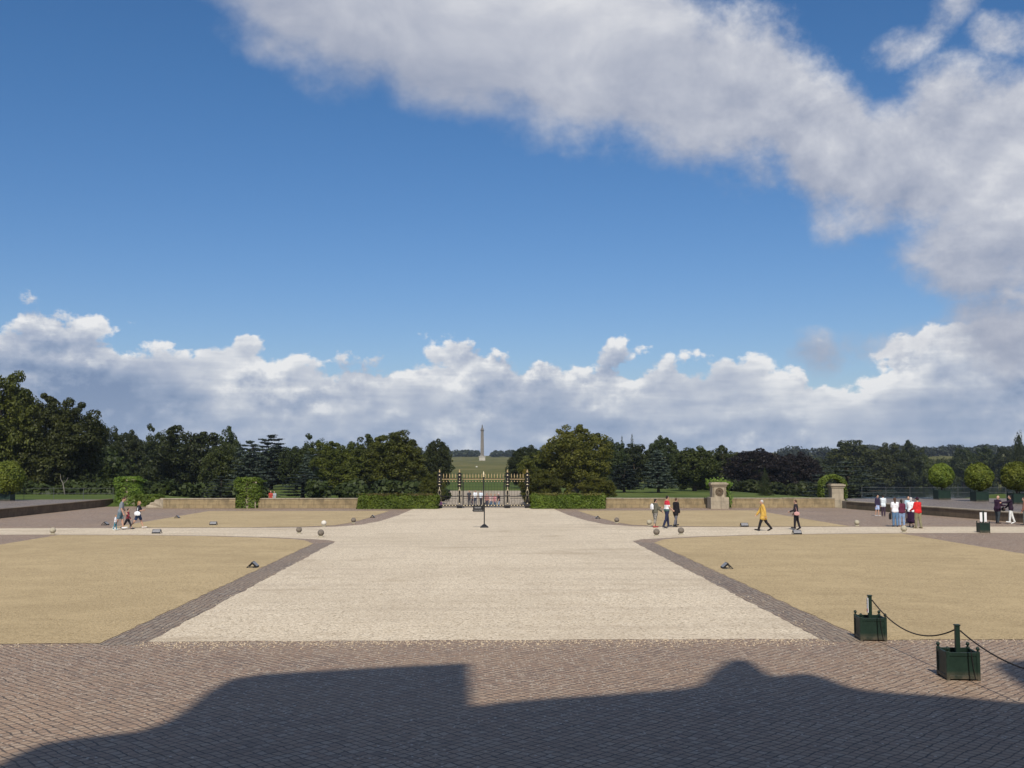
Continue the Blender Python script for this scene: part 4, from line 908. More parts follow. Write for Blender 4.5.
def bag(label, o, local, size, col, strap_to=None):
    mb = MB(); mb.ball((0, 0, 0), 1, 14, 10, 0, (size[0] / 2, size[1] / 2, size[2] / 2)); mb.box((0, 0, -size[2] * 0.08), (size[0] * 0.82, size[1] * 0.8, size[2] * 0.7))
    b_ = link_mesh('bag', remesh(mb, 'bag', 0.014), None, cloth(col), True); b_.location = at_person(o, local); b_.rotation_euler = o.rotation_euler
    if strap_to is not None:
        l = Vector(strap_to) - Vector(local); st_ = MB(); st_.tube([(0.03, 0, size[2] * 0.4), l * 0.6 + Vector((0.05, 0.02, 0)), l], 0.009, 6); st_.tube([(-0.03, 0, size[2] * 0.4), l * 0.6 + Vector((-0.03, -0.02, 0)), l], 0.009, 6)
        st_.build('strap', cloth(col), b_)
    tag(b_, label, 'bag'); return b_
# family at the left
p, J = person('man in grey t-shirt with bowed head walking behind a toddler at the left', 119.8, 530, 1.78, 80, 14, (.20, .22, .24), 'short', None, (.10, .16, .20), 'shorts', None, (.7, .7, .7), 'brown', arms=((10, 22), (2, 18)), lean=9, head=(28, 0))
p, J = person('toddler in white top and teal trousers in front of the man in grey', 115.2, 530.5, 0.82, 80, 10, (.75, .76, .80), 'short', None, (.05, .20, .27), 'long', None, (.7, .75, .7), 'fair', wide=1.15)
p, J = person('child in dark red marked clothes walking between the man and the girl at the left', 127.4, 529.5, 1.2, 85, 26, (.035, .02, .025), 'long', ('noise', (.35, .04, .06)), (.02, .02, .025), 'crop', None, (.02, .02, .02), 'dark', arms=((-20, 20), (20, 20)))
p, J = person('girl in black top and navy shorts striding right with folded arms', 138, 528.5, 1.58, 85, 24, (.02, .02, .03), 'short', None, (.03, .05, .11), 'shorts', None, (.6, .55, .5), 'fair', 0.09, ((28, 75), (25, 75)), arm_in=(50, 50))
bag('white shoulder bag on the hip of the girl in navy shorts', p, (0.26, 0.0, 0.86), (0.12, 0.36, 0.26), (.78, .80, .82), (0.17, 0, 1.28))
# three in the middle
p, J = person('woman in olive top and patterned cropped trousers, leftmost of the three in the middle', 655.3, 527.5, 1.66, 70, 6, (.12, .115, .085), 'long', None, (.30, .28, .25), 'crop', ('noise', (.10, .10, .09)), (.30, .05, .05), 'dark', 0.03, ((45, 45), (20, 35)), wide=1.12)
bag('white backpack on the woman in the olive top', p, (0, -0.21, 1.20), (0.28, 0.16, 0.36), (.75, .75, .76))
p, J = person('man in red, white and green top with navy trousers in the middle', 667, 528.3, 1.78, 75, 12, (.4, .03, .05), 'short', ('bands', ((0, (.06, .11, .10)), (1.10, (.74, .73, .74)), (1.33, (.55, .035, .055)))), (.02, .025, .06), 'long', None, (.05, .05, .06), 'dark', arms=((12, 55), (10, 40)))
p, J = person('person in long black coat and grey trousers beside the man in red and white', 676, 527.2, 1.62, 60, 10, (.012, .010, .012), 'coat', None, (.12, .12, .14), 'long', None, (.02, .02, .02), 'brown', arms=((6, 12), (4, 14)), wide=1.05)
# two at the right of them
p, J = person('bald man in yellow jacket and black trousers striding left', 763.5, 531, 1.72, -85, 24, (.58, .36, .075), 'coat', None, (.015, .014, .016), 'long', None, (.015, .012, .012), 'grey', arms=((-18, 12), (24, 14)), head=(6, 0), wide=1.15, lean=4)
p, J = person('person in black jacket and trousers walking left behind the man in yellow', 796.5, 530, 1.6, -60, 8, (.022, .018, .024), 'long', None, (.016, .014, .02), 'long', None, (.02, .018, .02), 'brown', arms=((10, 60), (0, 40)), wide=1.08)
bag('pink and white bag on the hip of the person in black', p, (-0.24, -0.10, 0.92), (0.14, 0.34, 0.22), (.55, .30, .28), (-0.17, 0, 1.35))
# pair at the back right
p, J = person('person in navy top and pale blue shorts by the right terrace wall', 877.5, 516.2, 1.5, 150, 6, (.035, .025, .055), 'long', None, (.42, .52, .75), 'shorts', None, (.5, .48, .46), 'dark')
p, J = person('person with a white jacket and dark trousers by the right terrace wall', 883.5, 516.2, 1.5, 20, 6, (.66, .72, .74), 'jacket', None, (.05, .03, .05), 'long', None, (.1, .08, .07), 'dark', arms=((20, 40), (20, 40)))
# group
g1, J = person('woman with long brown hair, white top and blue jeans at the left of the group', 895.5, 526.8, 1.70, 10, 5, (.76, .75, .78), 'short', None, (.10, .18, .30), 'long', None, (.04, .03, .03), 'brown', 0.12, ((10, 20), (20, 40)))
bag('black handbag hanging from the arm of the woman in white top and jeans', g1, (-0.27, 0.06, 0.62), (0.14, 0.28, 0.42), (.012, .012, .014), (-0.19, 0.02, 0.98))
g2, J = person('person in maroon jumper and pale jeans seen from behind in the group', 902, 526.4, 1.58, 5, 4, (.11, .02, .045), 'long', None, (.24, .34, .52), 'long', None, (.40, .22, .12), 'dark', 0.05, ((12, 45), (12, 45)), wide=1.18)
bag('pale pink bag beside the person in the maroon jumper', g2, (0.30, 0.02, 0.62), (0.16, 0.24, 0.30), (.62, .42, .36), (0.24, 0.05, 0.9))
p, J = person('dark haired person in pale blue top half hidden at the back of the group', 908.8, 523.5, 1.68, 190, 4, (.42, .58, .66), 'short', None, (.03, .02, .03), 'long', None, (.02, .02, .02), 'dark', 0.06)
g3, J = person('fair haired woman in white top and black skirt in the group', 911.5, 526.9, 1.72, 25, 5, (.74, .77, .80), 'short', None, (.025, .008, .03), 'skirt', None, (.02, .02, .02), 'grey', 0.05, ((20, 50), (10, 30)))
p, J = person('man in red jumper, khaki trousers and dark cap at the right of the group', 918.3, 528.4, 1.76, -20, 6, (.58, .022, .022), 'long', None, (.22, .20, .12), 'long', None, (.2, .16, .1), 'dark', 0, ((15, 50), (5, 15)), cap_col=(.03, .008, .02), wide=1.12)
# pair at the right edge
p, J = person('bald man in dark purple jacket facing right by the right terrace', 998, 523.5, 1.72, 70, 4, (.03, .012, .03), 'jacket', None, (.045, .055, .06), 'long', None, (.05, .035, .03), None, arms=((15, 70), (25, 60)), wide=1.15, head=(14, 0))
bag('black bag held by the bald man in the dark purple jacket', p, (0.05, 0.42, 0.88), (0.26, 0.16, 0.26), (.012, .012, .014), (0.12, 0.34, 1.05))
p, J = person('woman in dark jacket and white trousers facing left at the right edge', 1011.3, 524, 1.68, -75, 10, (.022, .012, .025), 'jacket', None, (.76, .76, .72), 'long', None, (.75, .75, .72), 'dark', 0.03, ((70, 15), (15, 30)), wide=1.08)
p, J = person('person in grey trousers and rust top cut by the right edge of the picture', 1025.5, 525, 1.66, -60, 6, (.22, .10, .07), 'long', None, (.16, .17, .15), 'long', None, (.05, .05, .05), 'brown')
# beyond the gate
for (px, d, H, fc, top, leg, hr, lab) in (
    (469.2, 125, 1.66, 180, (.05, .05, .06), (.04, .04, .05), 'fair', 'fair haired person in dark clothes beyond the left gate leaf'),
    (475.2, 124, 1.70, 170, (.72, .74, .76), (.05, .06, .09), 'dark', 'person in white top beyond the left gate leaf'),
    (481.0, 123, 1.70, 200, (.62, .68, .74), (.04, .04, .05), 'dark', 'person in pale blue top beyond the middle of the gate'),
    (472.2, 115, 1.20, 60, (.04, .035, .05), (.06, .06, .08), 'dark', 'small child in dark clothes beyond the left gate leaf'),
    (486.8, 114, 1.66, 180, (.34, .17, .15), (.05, .05, .07), 'brown', 'person in dusky pink top just right of the gate centre'),
    (490.8, 112, 1.64, 140, (.52, .36, .34), (.09, .15, .22), 'fair', 'person in pale pink top and jeans beyond the right gate leaf'),
    (495.0, 112.5, 1.58, 220, (.55, .24, .25), (.10, .16, .24), 'fair', 'person in rose top beyond the right gate leaf, next to one in black'),
    (498.8, 111.5, 1.72, 250, (.03, .012, .025), (.24, .29, .36), 'grey', 'person in black top and pale jeans beyond the right gate leaf'),
    (441.0, 110, 0.98, 150, (.16, .06, .16), (.03, .02, .03), 'dark', 'small child in purple behind the leftmost gate post'),
    (270.6, 123, 1.72, 160, (.42, .06, .04), (.05, .05, .06), 'fair', 'person in red top beyond the low wall near the spreading cedar'),
    (274.6, 123, 1.68, 200, (.34, .36, .38), (.05, .05, .06), 'dark', 'person in grey top beyond the low wall, beside the one in red')):
    person(lab, px, 0, H, fc, 6, top, 'short', None, leg, 'long', None, (.04, .04, .04), hr, d=d, lod=1)
# statue on the column
body, J, hc, torso = person('', 0, 0, 4.6, 180, 4, arms=((70, 60), (15, 20)), make_thing=False)
body.cap((0, -0.2, 3.6), 0.55, (0, -0.35, 0.6), 0.85); body.lathe((0, 0, -0.3), [(1.0, 0), (1.0, 0.35), (0.8, 0.5)], 12)
st_ = link_mesh('statue', remesh(body, 'statue', 0.09), COL, M['lead'], True); st_.location = (0, 0, zs1 + 3.6); st_.rotation_euler = (0, 0, math.pi)
sc = (zd(424.5, CDIST) - cz - (zs1 + 3.5)) / 4.7; st_.scale = (sc * 1.15, sc * 1.15, sc)

# ------------------------------------------------------------------ sign, planters, ropes
sp = gp(484.3, 527.6); S_ = thing('sign_stand', 'black free standing sign post with a small board on the gravel before the gate', 'sign', sp)
mb = MB(); mb.lathe((0, 0, 0), [(0.34, 0), (0.34, 0.035), (0.30, 0.07), (0.16, 0.15), (0.06, 0.21), (0.035, 0.24)], 4); o = mb.build('base', M['black'], S_, bevel=0.01); o.rotation_euler = (0, 0, R(45))
mb = MB(); mb.tube([(0, 0, 0.2), (0, 0, 1.36)], 0.033, 10); mb.ball((0, 0, 1.39), 0.045); mb.build('post', M['black'], S_)
mb = MB(); mb.box((-0.345, -0.01, 1.09), (0.62, 0.035, 0.30)); 
for z in (0.92, 1.26): mb.tube([(-0.66, -0.01, z), (0, -0.01, z)], 0.016, 6)
mb.tube([(-0.69, -0.01, 0.98), (-0.655, -0.01, 1.0)], 0.03, 6)
bd = mb.build('board', M['black'], S_)
mb = MB(); x = -0.56
for w in (0.05, 0.06, 0.045, 0.06, 0.05, 0.05):
    mb.box((x + w / 2, -0.033, 1.145 + random.uniform(-.004, .004)), (w * 0.72, 0.008, 0.09)); x += w + 0.012
x = -0.61
for k in range(13):
    w = random.uniform(0.026, 0.04); mb.box((x + w / 2, -0.033, 1.0), (w * 0.7, 0.008, 0.045)); x += w + 0.006
mb.build('lettering', M['grey'], bd)

q1 = gp(872, 640.5); q2 = gp(962.5, 680.0)
pl1 = make_planter(0.53, 0.47, 'rope_planter', 'dark green box planter with a notice on its post, farther one of the front two', 'planter', (q1.x + .035, q1.y + 0.18, 0), R(-6), 0.88)
nb = MB(); nb.box((-0.052, -0.03, 0.70), (0.012, 0.10, 0.30)); nb_o = nb.build('notice', M['white'], pl1)
nr = MB(); nr.lathe((-0.0595, -0.03, 0.60), [(0.03, 0), (0.03, 0.004)], 14, 0, Vector((-1, 0, 0))); nr.build('red_symbol', M['red'], nb_o)
nk = MB()
for k in range(3): nk.box((-0.0595, -0.03, 0.80 - k * 0.035), (0.003, 0.07 - 0.01 * k, 0.012))
nk.build('printed_lines', M['black'], nb_o)
pl2 = make_planter(0.54, 0.47, 'rope_planter', 'dark green box planter with a bare post, nearest to the camera', 'planter', (q2.x + 0.02, q2.y + 0.2, 0), R(-6), 0.87)
for pl in (pl1, pl2):
    k = MB(); k.tube([(0.13, -0.275, 0.5), (0.15, -0.285, 0.3), (0.19, -0.285, 0.03)], 0.006, 5); k.build('hanging_cord', M['rope'], pl)
pl3v = pl2.location + (pl2.location - pl1.location); 
pl3 = make_planter(0.54, 0.47, 'rope_planter', 'dark green box planter beyond the right edge, holding the end of the second rope', 'planter', pl3v, R(-6), 0.87)
def rope(a, b_, sag, label):
    a = Vector(a); b_ = Vector(b_); pts = []
    for i in range(41):
        t = i / 40; p = a.lerp(b_, t); p.z -= sag * 4 * t * (1 - t); pts.append(p - a)
    mb = MB(); mb.tube(pts, 0.0125, 7); o = mb.build('barrier_rope', M['rope'], None, smooth=True); o.location = a; tag(o, label, 'rope')
rope(pl1.location + Vector((0.04, -0.04, 0.80)), pl2.location + Vector((-0.03, 0.05, 0.79)), 0.34, 'dark sagging rope between the two green planters in front')
rope(pl2.location + Vector((0.04, -0.04, 0.79)), pl3v + Vector((0, 0.04, 0.80)), 0.24, 'dark rope running from the nearest green planter out of the picture')
q3 = gp(986, 533); pl4 = make_planter(0.52, 0.52, 'rope_planter', 'small green box planter with two white boards before the pair at the right', 'planter', (q3.x, q3.y + 0.3, 0), R(-4), 1.12)
for sx in (-1, 1):
    nb = MB(); nb.box((sx * 0.115, -0.05, 0.83), (0.13, 0.015, 0.50)); nb.build('notice', M['white'], pl4)

# ------------------------------------------------------------------ stone balls and floodlights
def stone_ball(px, py, mat, label, r=0.155):
    p = gp(px, py); t = thing('stone_ball', label, 'stone ball', p)
    b_ = MB(); b_.lathe((0, 0, 0.0), [(0.13, 0), (0.135, 0.03), (0.09, 0.06)], 14); b_.build('plinth', M['ball_pale'], t)
    k = MB(); k.ball((0, 0, 0.05 + r), r, 20, 13); k.build('ball', M[mat], t, smooth=True)
for a in ((323.8, 526.6, 'ball_white', 'white stone ball left of the drive, the brightest ball'), (353.5, 523.4, 'ball', 'brown stone ball on the far left panel near the drive'),
          (299, 533.6, 'ball', 'grey stone ball left one of the pair at the left drive corner'), (320.8, 537, 'ball', 'grey stone ball right one of the pair at the left drive corner', 0.165),
          (52.7, 534.4, 'ball_pale', 'pale stone ball alone at the far left end of the cross path'), (616.8, 523.2, 'ball', 'brown stone ball alone on the far right panel near the drive'),
          (649.3, 525.8, 'ball_pale', 'pale stone ball behind the feet of the woman in olive'), (656.5, 536, 'ball', 'grey stone ball at the tip of the right sett border', 0.165),
          (681, 534.6, 'ball', 'grey stone ball below the person in the black coat', 0.165), (857, 526, 'ball_pale', 'pale stone ball on the paving left of the walking couple'),
          (904, 532.6, 'ball_pale', 'pale stone ball in front of the group in jeans', 0.165)): stone_ball(*a)
def floodlight(px, py, rz, label, k=1.0):
    p = gp(px, py); t = thing('floodlight', label, 'floodlight', p, R(rz)); t.scale = (k, k, k)
    rot = Matrix.Rotation(R(-48), 3, 'X')
    h = MB(); h.box((0, -0.09, 0.115), (0.42, 0.055, 0.25), rot); h.build('lamp_housing', M['black'], t, bevel=0.008)
    g = MB(); g.box(Vector((0, -0.09, 0.115)) + rot @ Vector((0, -0.03, 0)), (0.37, 0.006, 0.2), rot); g.build('lens', M['grey'], t)
    for sx in (-1, 1):
        b_ = MB(); b_.tube([(sx * 0.20, -0.02, 0.19), (sx * 0.20, 0.16, 0.012)], 0.018, 6); b_.tube([(sx * 0.20, 0.16, 0.014), (sx * 0.20, -0.18, 0.014)], 0.016, 6); b_.build('bracket', M['black'], t)
for a in ((252.5, 567.6, 90, 'black wedge floodlight beside the left sett border, nearest on the left'), (727.2, 568.6, -90, 'black wedge floodlight beside the right sett border, nearest on the right'),
          (372.3, 517.6, 90, 'small dark floodlight on the far left panel by the drive', 0.9), (598, 518.6, -90, 'small dark floodlight on the far right panel by the drive', 0.9),
          (177, 518.2, 90, 'dark floodlight at the outer edge of the far left panel', 0.9), (105, 525.2, 90, 'dark floodlight left of the family', 1.0),
          (157, 533.4, 0, 'grey rectangular floodlight in front of the cross path right of the family', 1.05), (213.5, 525.0, 0, 'grey rectangular floodlight on the far left panel', 1.0),
          (744.2, 526.6, 0, 'grey rectangular floodlight left of the man in yellow', 1.05), (796.8, 534.2, 0, 'grey rectangular floodlight at the feet of the person in black', 1.05)): floodlight(*a)
# sheep on the hill
sx_ = xd(476.6, 700); SH = thing('sheep', 'single white sheep grazing on the far hill below the column', 'sheep', (sx_, 700, tzf(sx_, 700)), R(70))
mb = MB(); mb.ball((0, 0, 0.68), 1, 14, 10, 0, (0.3, 0.55, 0.32)); mb.ball((0, 0.62, 0.45), 1, 10, 8, 0, (0.11, 0.2, 0.13)); mb.cap((0, 0.45, 0.7), 0.16, (0, 0.6, 0.5), 0.1)
for sx in (-1, 1):
    for yy in (-0.33, 0.33): mb.cap((sx * 0.17, yy, 0.5), 0.075, (sx * 0.17, yy + 0.02 * sx, 0.04), 0.04)
link_mesh('body', remesh(mb, 'body', 0.03), SH, M['wool'], True)

# ------------------------------------------------------------------ the palace behind the camera (casts the big shadow)
PY = -6.0
shade = [(-140, 768), (0, 768), (10, 757), (40, 744), (75, 738), (140, 731), (165, 722), (185, 710), (205, 693), (230, 679), (262, 674), (330, 670), (400, 666), (470, 663), (472, 706), (512, 701), (562, 697), (600, 695), (637, 692), (677, 689), (696, 686), (704, 680), (710, 672), (717, 668), (727, 661), (739, 659), (752, 662), (758, 669), (764, 675), (777, 676), (802, 673), (816, 675), (832, 680), (847, 686), (862, 690), (900, 693), (937, 695), (985, 699), (1024, 703), (1100, 707)]
prof = []
for px, py in shade:
    g = gp(px, py); t = (g.y - PY) / -sdir.y          # towards the sun until the facade plane
    w = g + sdir * t; prof.append((w.x, w.z))
PAL = thing('palace', 'great stone palace behind the viewer whose shadow lies on the paving', 'palace', (0, PY, 0))
pts = [(-30, 0), (-30, 14.5), (prof[0][0] - 1.5, 15.5)] + prof + [(prof[-1][0] + 1.0, prof[-1][1] - 2), (24, 17), (32, 15), (32, 0)]
n = len(pts); mb = MB(); vs = [(x, 0, z) for x, z in pts] + [(x, -14, z) for x, z in pts]
fs = [tuple(range(n)), tuple(range(2 * n - 1, n - 1, -1))] + [(i, i + n, (i + 1) % n + n, (i + 1) % n) for i in range(n)]
mb.add(vs, fs); mb.build('facade', M['palace'], PAL)
# invented unseen roof shape, added to cast the shadow patch on the right
arm = []  # outline of the added shape, traced back from its shadow
for px, py in ((984, 661), (1000, 658), (1030, 656), (1075, 655), (1110, 672), (1110, 694), (1060, 692), (1024, 689), (1004, 677), (990, 667)):
    g = gp(px, py); w = g + sdir * ((g.y - PY) / -sdir.y); arm.append((w.x, w.z))
m_ = len(arm); base = [(arm[5][0] - 0.8, arm[5][1] - 4), (arm[5][0] + 0.2, arm[5][1] - 4)]
mb = MB(); vs = [(x, -0.3, z) for x, z in arm] + [(x, -1.0, z) for x, z in arm]; mb.add(vs, [tuple(range(m_)), tuple(range(2 * m_ - 1, m_ - 1, -1))] + [(i, i + m_, (i + 1) % m_ + m_, (i + 1) % m_) for i in range(m_)])
mb.box((arm[5][0] - 0.4, -0.65, arm[5][1] - 2.0), (1.0, 0.7, 4.6)); mb.build('roof_shadow_shape', M['palace'], PAL)
for k in range(6):
    c_ = MB(); c_.lathe((-7.5 + 3 * k, 1.2, 2.0), [(0.75, 0), (0.75, 0.3), (0.6, 0.5), (0.5, 11.5), (0.75, 12.2), (0.75, 12.6)], 20); c_.build('portico_column', M['palace'], PAL)
for x in (-21, -17, -13, 13, 17, 21):
    for z in (5.5, 11):
        w = MB(); w.box((x, 0.02, z), (1.7, 0.12, 3.4)); w_o = w.build('window', M['glass'], PAL); f = MB()
        for sx in (-1, 0, 1): f.box((x + sx * 0.85, 0.09, z), (0.1, 0.1, 3.5))
        for sz in (-1, 0, 1): f.box((x, 0.095, z + sz * 1.7), (1.8, 0.1, 0.1))
        f.build('frame', M['white'], w_o)
d_ = MB(); d_.box((0, 0.03, 4.0), (2.4, 0.14, 4.0)); d_.build('door', M['green'], PAL)
stp = MB(); stp.box((0, 3.6, 1.0), (22, 7.2, 2.0))
for k in range(11): stp.box((0, 7.2 + 0.17 + k * 0.34, (2.0 - 0.17 * (k + 1)) / 2), (22, 0.34, 2.0 - 0.17 * (k + 1)))
tag(stp.build('palace_steps', M['palace']), 'wide stone steps down from the palace door, under the viewer', 'steps').location = (0, PY, 0)

# ------------------------------------------------------------------ sky and sun
sun_d = bpy.data.lights.new('sun', 'SUN'); sun_d.energy = 4.3; sun_d.angle = R(0.53); sun_d.color = (1.0, 0.945, 0.86)
sun = bpy.data.objects.new('sun', sun_d); C.objects.link(sun); sun.rotation_euler = (-sdir).to_track_quat('-Z', 'Y').to_euler(); sun.location = (0, -50, 80)
W = bpy.data.worlds.new('World'); SC.world = W; W.use_nodes = True; nt = NT(W.node_tree); nt.n.clear()
out = nt.new('ShaderNodeOutputWorld'); bg = nt.new('ShaderNodeBackground'); nt.l.new(bg.outputs[0], out.inputs[0]); bg.inputs[1].default_value = 0.1
sky = nt.new('ShaderNodeTexSky', sky_type='NISHITA'); sky.sun_disc = False; sky.sun_elevation = R(SUN_EL); sky.sun_rotation = math.pi + R(SUN_AZ)
sky.air_density = 1.0; sky.dust_density = 0.6; sky.ozone_density = 2.0; sky.altitude = 100
hs = nt.new('ShaderNodeHueSaturation'); nt.l.new(sky.outputs[0], hs.inputs['Color']); hs.inputs['Saturation'].default_value = 1.27; hs.inputs['Value'].default_value = 0.87
dirv = nt.new('ShaderNodeTexCoord').outputs['Generated']; nn = nt.new('ShaderNodeVectorMath', operation='NORMALIZE'); nt.l.new(dirv, nn.inputs[0])
X, Y, Z = nt.sep(nn.outputs[0]); AZ = nt.math('ARCTAN2', X, Y); EL = nt.math('ARCSINE', Z)
def azel(px, py):
    r = ray(px, py); return math.atan2(r.x, r.y), math.asin(r.z)
A0, A1, E0, E1 = -0.7, 0.7, -0.1, 0.6
def curve(az, pix):
    n = nt.new('ShaderNodeFloatCurve'); c = n.mapping.curves[0]; ps = []
    for px, py in pix:
        a, e = azel(px, py); ps.append(((a - A0) / (A1 - A0), (e - E0) / (E1 - E0)))
    ps = [(0.0, ps[0][1])] + ps + [(1.0, ps[-1][1])]
    while len(c.points) < len(ps): c.points.new(0.5, 0.5)
    for i, q in enumerate(ps): c.points[i].location = q; c.points[i].handle_type = 'AUTO_CLAMPED'
    n.mapping.update(); nt.put(n.inputs['Value'], nt.mapr(az, A0, A1)); return nt.math('MULTIPLY_ADD', n.outputs[0], E1 - E0, E0)
BANK = [(-60, 296), (0, 300), (55, 308), (85, 318), (110, 334), (150, 338), (200, 336), (250, 346), (300, 368), (335, 374), (380, 358), (430, 346), (500, 344), (560, 355), (590, 362), (612, 347), (640, 362), (665, 364), (690, 374), (720, 384), (770, 372), (820, 374), (870, 372), (900, 352), (940, 330), (985, 312), (1024, 300), (1090, 290)]
LOW = [(-60, -120), (60, -70), (170, -10), (240, 26), (300, 52), (380, 88), (450, 114), (540, 136), (600, 148), (650, 160), (700, 176), (745, 162), (785, 165), (805, 205), (830, 228), (862, 226), (900, 214), (935, 216), (950, 236), (975, 252), (1000, 280), (1024, 300), (1090, 330)]
UPP = [(-60, -500), (300, -500), (520, -300), (640, -60), (690, 0), (740, 4), (790, 34), (830, 62), (860, 92), (890, 104), (912, 88), (935, 72), (975, 68), (1024, 66), (1090, 50)]
def ell(az, el, px, py, rx, ry, rot=0.0):
    a, e = azel(px, py); da = nt.math('SUBTRACT', az, a); de = nt.math('SUBTRACT', el, e); c, s = math.cos(rot), math.sin(rot)
    u = nt.math('ADD', nt.math('MULTIPLY', da, c), nt.math('MULTIPLY', de, s)); v = nt.math('SUBTRACT', nt.math('MULTIPLY', de, c), nt.math('MULTIPLY', da, s))
    q = nt.math('ADD', nt.math('POWER', nt.math('ABSOLUTE', nt.math('DIVIDE', u, rx / F)), 2.0), nt.math('POWER', nt.math('ABSOLUTE', nt.math('DIVIDE', v, ry / F)), 2.0))
    return nt.math('MULTIPLY', nt.math('SUBTRACT', 1.0, q), 0.8)
def billow(az, el, sx, sy, seed, warp=0.35):
    v = nt.vec(nt.math('MULTIPLY', az, sx), nt.math('MULTIPLY', el, sy), seed)
    w = nt.noise(v, 1.3, 4, 0.6, out=1, dim='2D'); a = nt.new('ShaderNodeVectorMath', operation='MULTIPLY_ADD'); nt.put(a.inputs[0], w); a.inputs[1].default_value = (warp, warp, warp); nt.put(a.inputs[2], v)
    o = nt.new('ShaderNodeTexVoronoi', feature='F1', voronoi_dimensions='2D'); nt.put(o.inputs['Vector'], a.outputs[0]); o.inputs['Scale'].default_value = 1.0
    return nt.math('SUBTRACT', 0.55, o.outputs['Distance']), v
def bank_d(az, el, b0):
    n1, v = billow(az, el, 32.0, 42.0, 3.1, 1.0); n2 = nt.noise(v, 0.33, 4, 0.55, dim='2D'); n3 = nt.noise(v, 1.6, 5, 0.62, dim='2D')
    t = nt.math('ADD', nt.math('MULTIPLY', n1, 0.85), nt.math('ADD', nt.math('MULTIPLY', nt.math('SUBTRACT', n2, 0.5), 3.0), nt.math('MULTIPLY', nt.math('SUBTRACT', n3, 0.5), 0.9)))
    base = nt.math('DIVIDE', nt.math('SUBTRACT', b0, el), 0.03)
    return nt.math('ADD', nt.math('MINIMUM', base, 3.0), t), base, t
def upper_d(az, el, m_):
    n1, v = billow(nt.math('ADD', az, 3.0), nt.math('ADD', el, 2.0), 15.0, 19.0, 8.4, 1.0); n2 = nt.noise(v, 0.36, 5, 0.55, dim='2D'); n3 = nt.noise(v, 1.9, 6, 0.66, dim='2D')
    t = nt.math('ADD', nt.math('MULTIPLY', n1, 0.7), nt.math('ADD', nt.math('MULTIPLY', nt.math('SUBTRACT', n2, 0.5), 1.9), nt.math('MULTIPLY', nt.math('SUBTRACT', n3, 0.5), nt.mapr(az, 0.0, 0.28, 0.55, 1.3))))
    return nt.math('ADD', nt.math('MINIMUM', m_, 2.0), t), t
B0 = curve(AZ, BANK); LO = curve(AZ, LOW)
um = nt.math('DIVIDE', nt.math('MINIMUM', nt.math('SUBTRACT', EL, LO), nt.math('SUBTRACT', curve(AZ, UPP), EL)), 0.04)
um = nt.math('ADD', um, 0.28)
for e, k in (((908, 46, 42, 17, 0.35), 0.5), ((945, 14, 50, 17, 0.8), 0.5), ((1018, 38, 44, 18, -0.3), 0.5), ((925, 334, 60, 14, 0.15), 0.3), ((817, 355, 16, 15, 0), 0.22), ((748, 172, 40, 40, 0.2), 0.5), ((905, 165, 125, 68, 0), 1.6), ((985, 235, 90, 60, 0), 1.1), ((1010, 335, 60, 45, 0), 0.7)):
    um = nt.math('MAXIMUM', um, nt.math('MAXIMUM', nt.math('MULTIPLY', ell(AZ, EL, *e), k / 0.8), -2.5))
bd_, bbase, bt = bank_d(AZ, EL, B0); _, _, bt2 = bank_d(nt.math('SUBTRACT', AZ, 0.003), nt.math('ADD', EL, 0.009), B0)
ud_, ut = upper_d(AZ, EL, um); _, ut2 = upper_d(nt.math('SUBTRACT', AZ, 0.007), nt.math('ADD', EL, 0.018), um)
ba = nt.mapr(bd_, 0.0, 0.32, 0, 1, True); ua = nt.mapr(ud_, -0.2, 1.1, 0, 1, True)
# light on top-facing billows, blue-grey bases
big = nt.noise(nt.vec(nt.math('MULTIPLY', AZ, 7.0), nt.math('MULTIPLY', EL, 16.0), 5.0), 1.0, 4, 0.55, dim='2D')
streak = nt.noise(nt.vec(nt.math('MULTIPLY', AZ, 8.0), nt.math('MULTIPLY', EL, 70.0), 1.0), 1.0, 5, 0.55, dim='2D')
big2 = nt.noise(nt.vec(nt.math('MULTIPLY_ADD', AZ, 6.0, 2.0), nt.math('MULTIPLY', EL, 11.0), 5.0), 1.0, 5, 0.6, 0.4, dim='2D')
bl = nt.math('MULTIPLY', nt.math('SUBTRACT', bt, bt2), nt.mapr(big2, 0.36, 0.62, 0.12, 0.72))
bl = nt.math('ADD', bl, nt.mapr(bd_, 0.1, 2.2, 0.48, 0.0))
dark = nt.math('MULTIPLY', nt.math('MAXIMUM', ell(AZ, EL, 110, 385, 110, 45), 0.0), -0.55)
bl = nt.math('ADD', bl, dark)
bl = nt.math('ADD', bl, nt.math('ADD', nt.math('MULTIPLY_ADD', streak, 0.6, -0.3), nt.math('MULTIPLY_ADD', big, 1.2, -0.15)), clamp=True)
bcol = nt.ramp(bl, [(0.0, (2.0, 2.75, 4.3)), (0.3, (3.1, 3.8, 5.2)), (0.55, (4.4, 4.9, 6.0)), (0.78, (6.2, 6.5, 7.1)), (1.0, (8.8, 8.8, 8.8))])
bcol = nt.mix(nt.mapr(EL, 0.0, 0.08, 0.6, 0.0, True), bcol, (3.7, 4.6, 6.2))
ul = nt.math('ADD', nt.math('MULTIPLY', nt.math('SUBTRACT', ut, ut2), nt.mapr(AZ, 0.12, 0.30, 0.16, 0.36)), nt.math('ADD', nt.mapr(nt.math('SUBTRACT', EL, LO), 0.0, 0.13, 0.06, 0.44), nt.math('MULTIPLY_ADD', big2, 1.1, -0.36)), clamp=True)
ucol = nt.ramp(ul, [(0.0, (3.0, 3.45, 4.6)), (0.3, (4.2, 4.5, 5.4)), (0.6, (5.6, 5.8, 6.45)), (1.0, (8.3, 8.3, 8.4))])
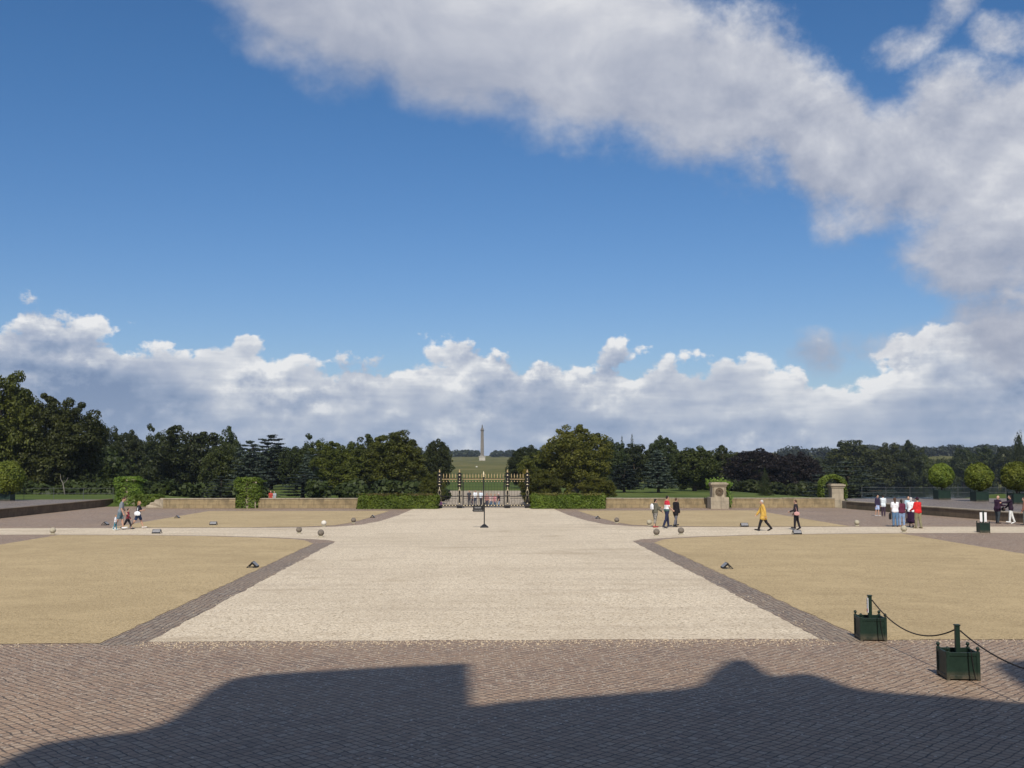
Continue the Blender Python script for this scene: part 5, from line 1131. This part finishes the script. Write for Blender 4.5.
skyc = nt.mix(1.0, hs.outputs[0], nt.mix(nt.mapr(EL, 0.02, 0.35, 0.0, 1.0), (0.88, 0.90, 1.10), (0.90, 1.0, 1.12)), 'MULTIPLY')
c = nt.mix(nt.math('MULTIPLY', ba, 0.96), skyc, bcol); c = nt.mix(nt.math('MULTIPLY', ua, 0.95), c, ucol)
nt.put(bg.inputs[0], c)

# ------------------------------------------------------------------ haze
HAZE = True
if HAZE:
    mb = MB(); mb.box((0, 750, 42), (2400, 1640, 100)); hz = mb.build('haze', None); m = bpy.data.materials.new('haze'); m.use_nodes = True; n_ = m.node_tree.nodes; n_.clear()
    o_ = n_.new('ShaderNodeOutputMaterial'); v_ = n_.new('ShaderNodeVolumePrincipled'); v_.inputs['Color'].default_value = (0.75, 0.86, 1.0, 1); v_.inputs['Density'].default_value = 0.00011; v_.inputs['Anisotropy'].default_value = 0.2
    m.node_tree.links.new(v_.outputs[0], o_.inputs['Volume']); hz.data.materials.clear(); hz.data.materials.append(m); tag(hz, 'thin blue summer haze over the park', 'haze', kind='stuff')

GROUPS = {'stone ball': 'stone balls along the gravel paths', 'floodlight': 'ground floodlights round the court', 'hedge': 'clipped hedges beside the gate', 'topiary': 'clipped ball trees on the terraces',
          'person': 'visitors walking about the court', 'bag': 'bags carried by visitors', 'railing': 'railings behind the terraces', 'pier': 'stone piers of the court wall', 'wall': 'low walls round the court', 'rope': 'barrier ropes between planters', 'ivy': 'ivy on the piers', 'tree': 'trees of the park wood', 'shrub': 'bushes beside the gate'}
for o in list(C.objects):
    if o.parent is None and o.get('category') in GROUPS: o['group'] = GROUPS[o['category']]
    if o.parent is None and o.get('category') == 'planter': o['group'] = 'box planters with ropes' if o.name.startswith('rope') else 'box planters under the ball trees'
SC.view_settings.view_transform = 'Standard'; SC.view_settings.look = 'None'; SC.view_settings.gamma = 1.0; SC.view_settings.exposure = 0.0
SC.cycles.max_bounces = 6; SC.cycles.volume_bounces = 0; SC.cycles.use_denoising = True
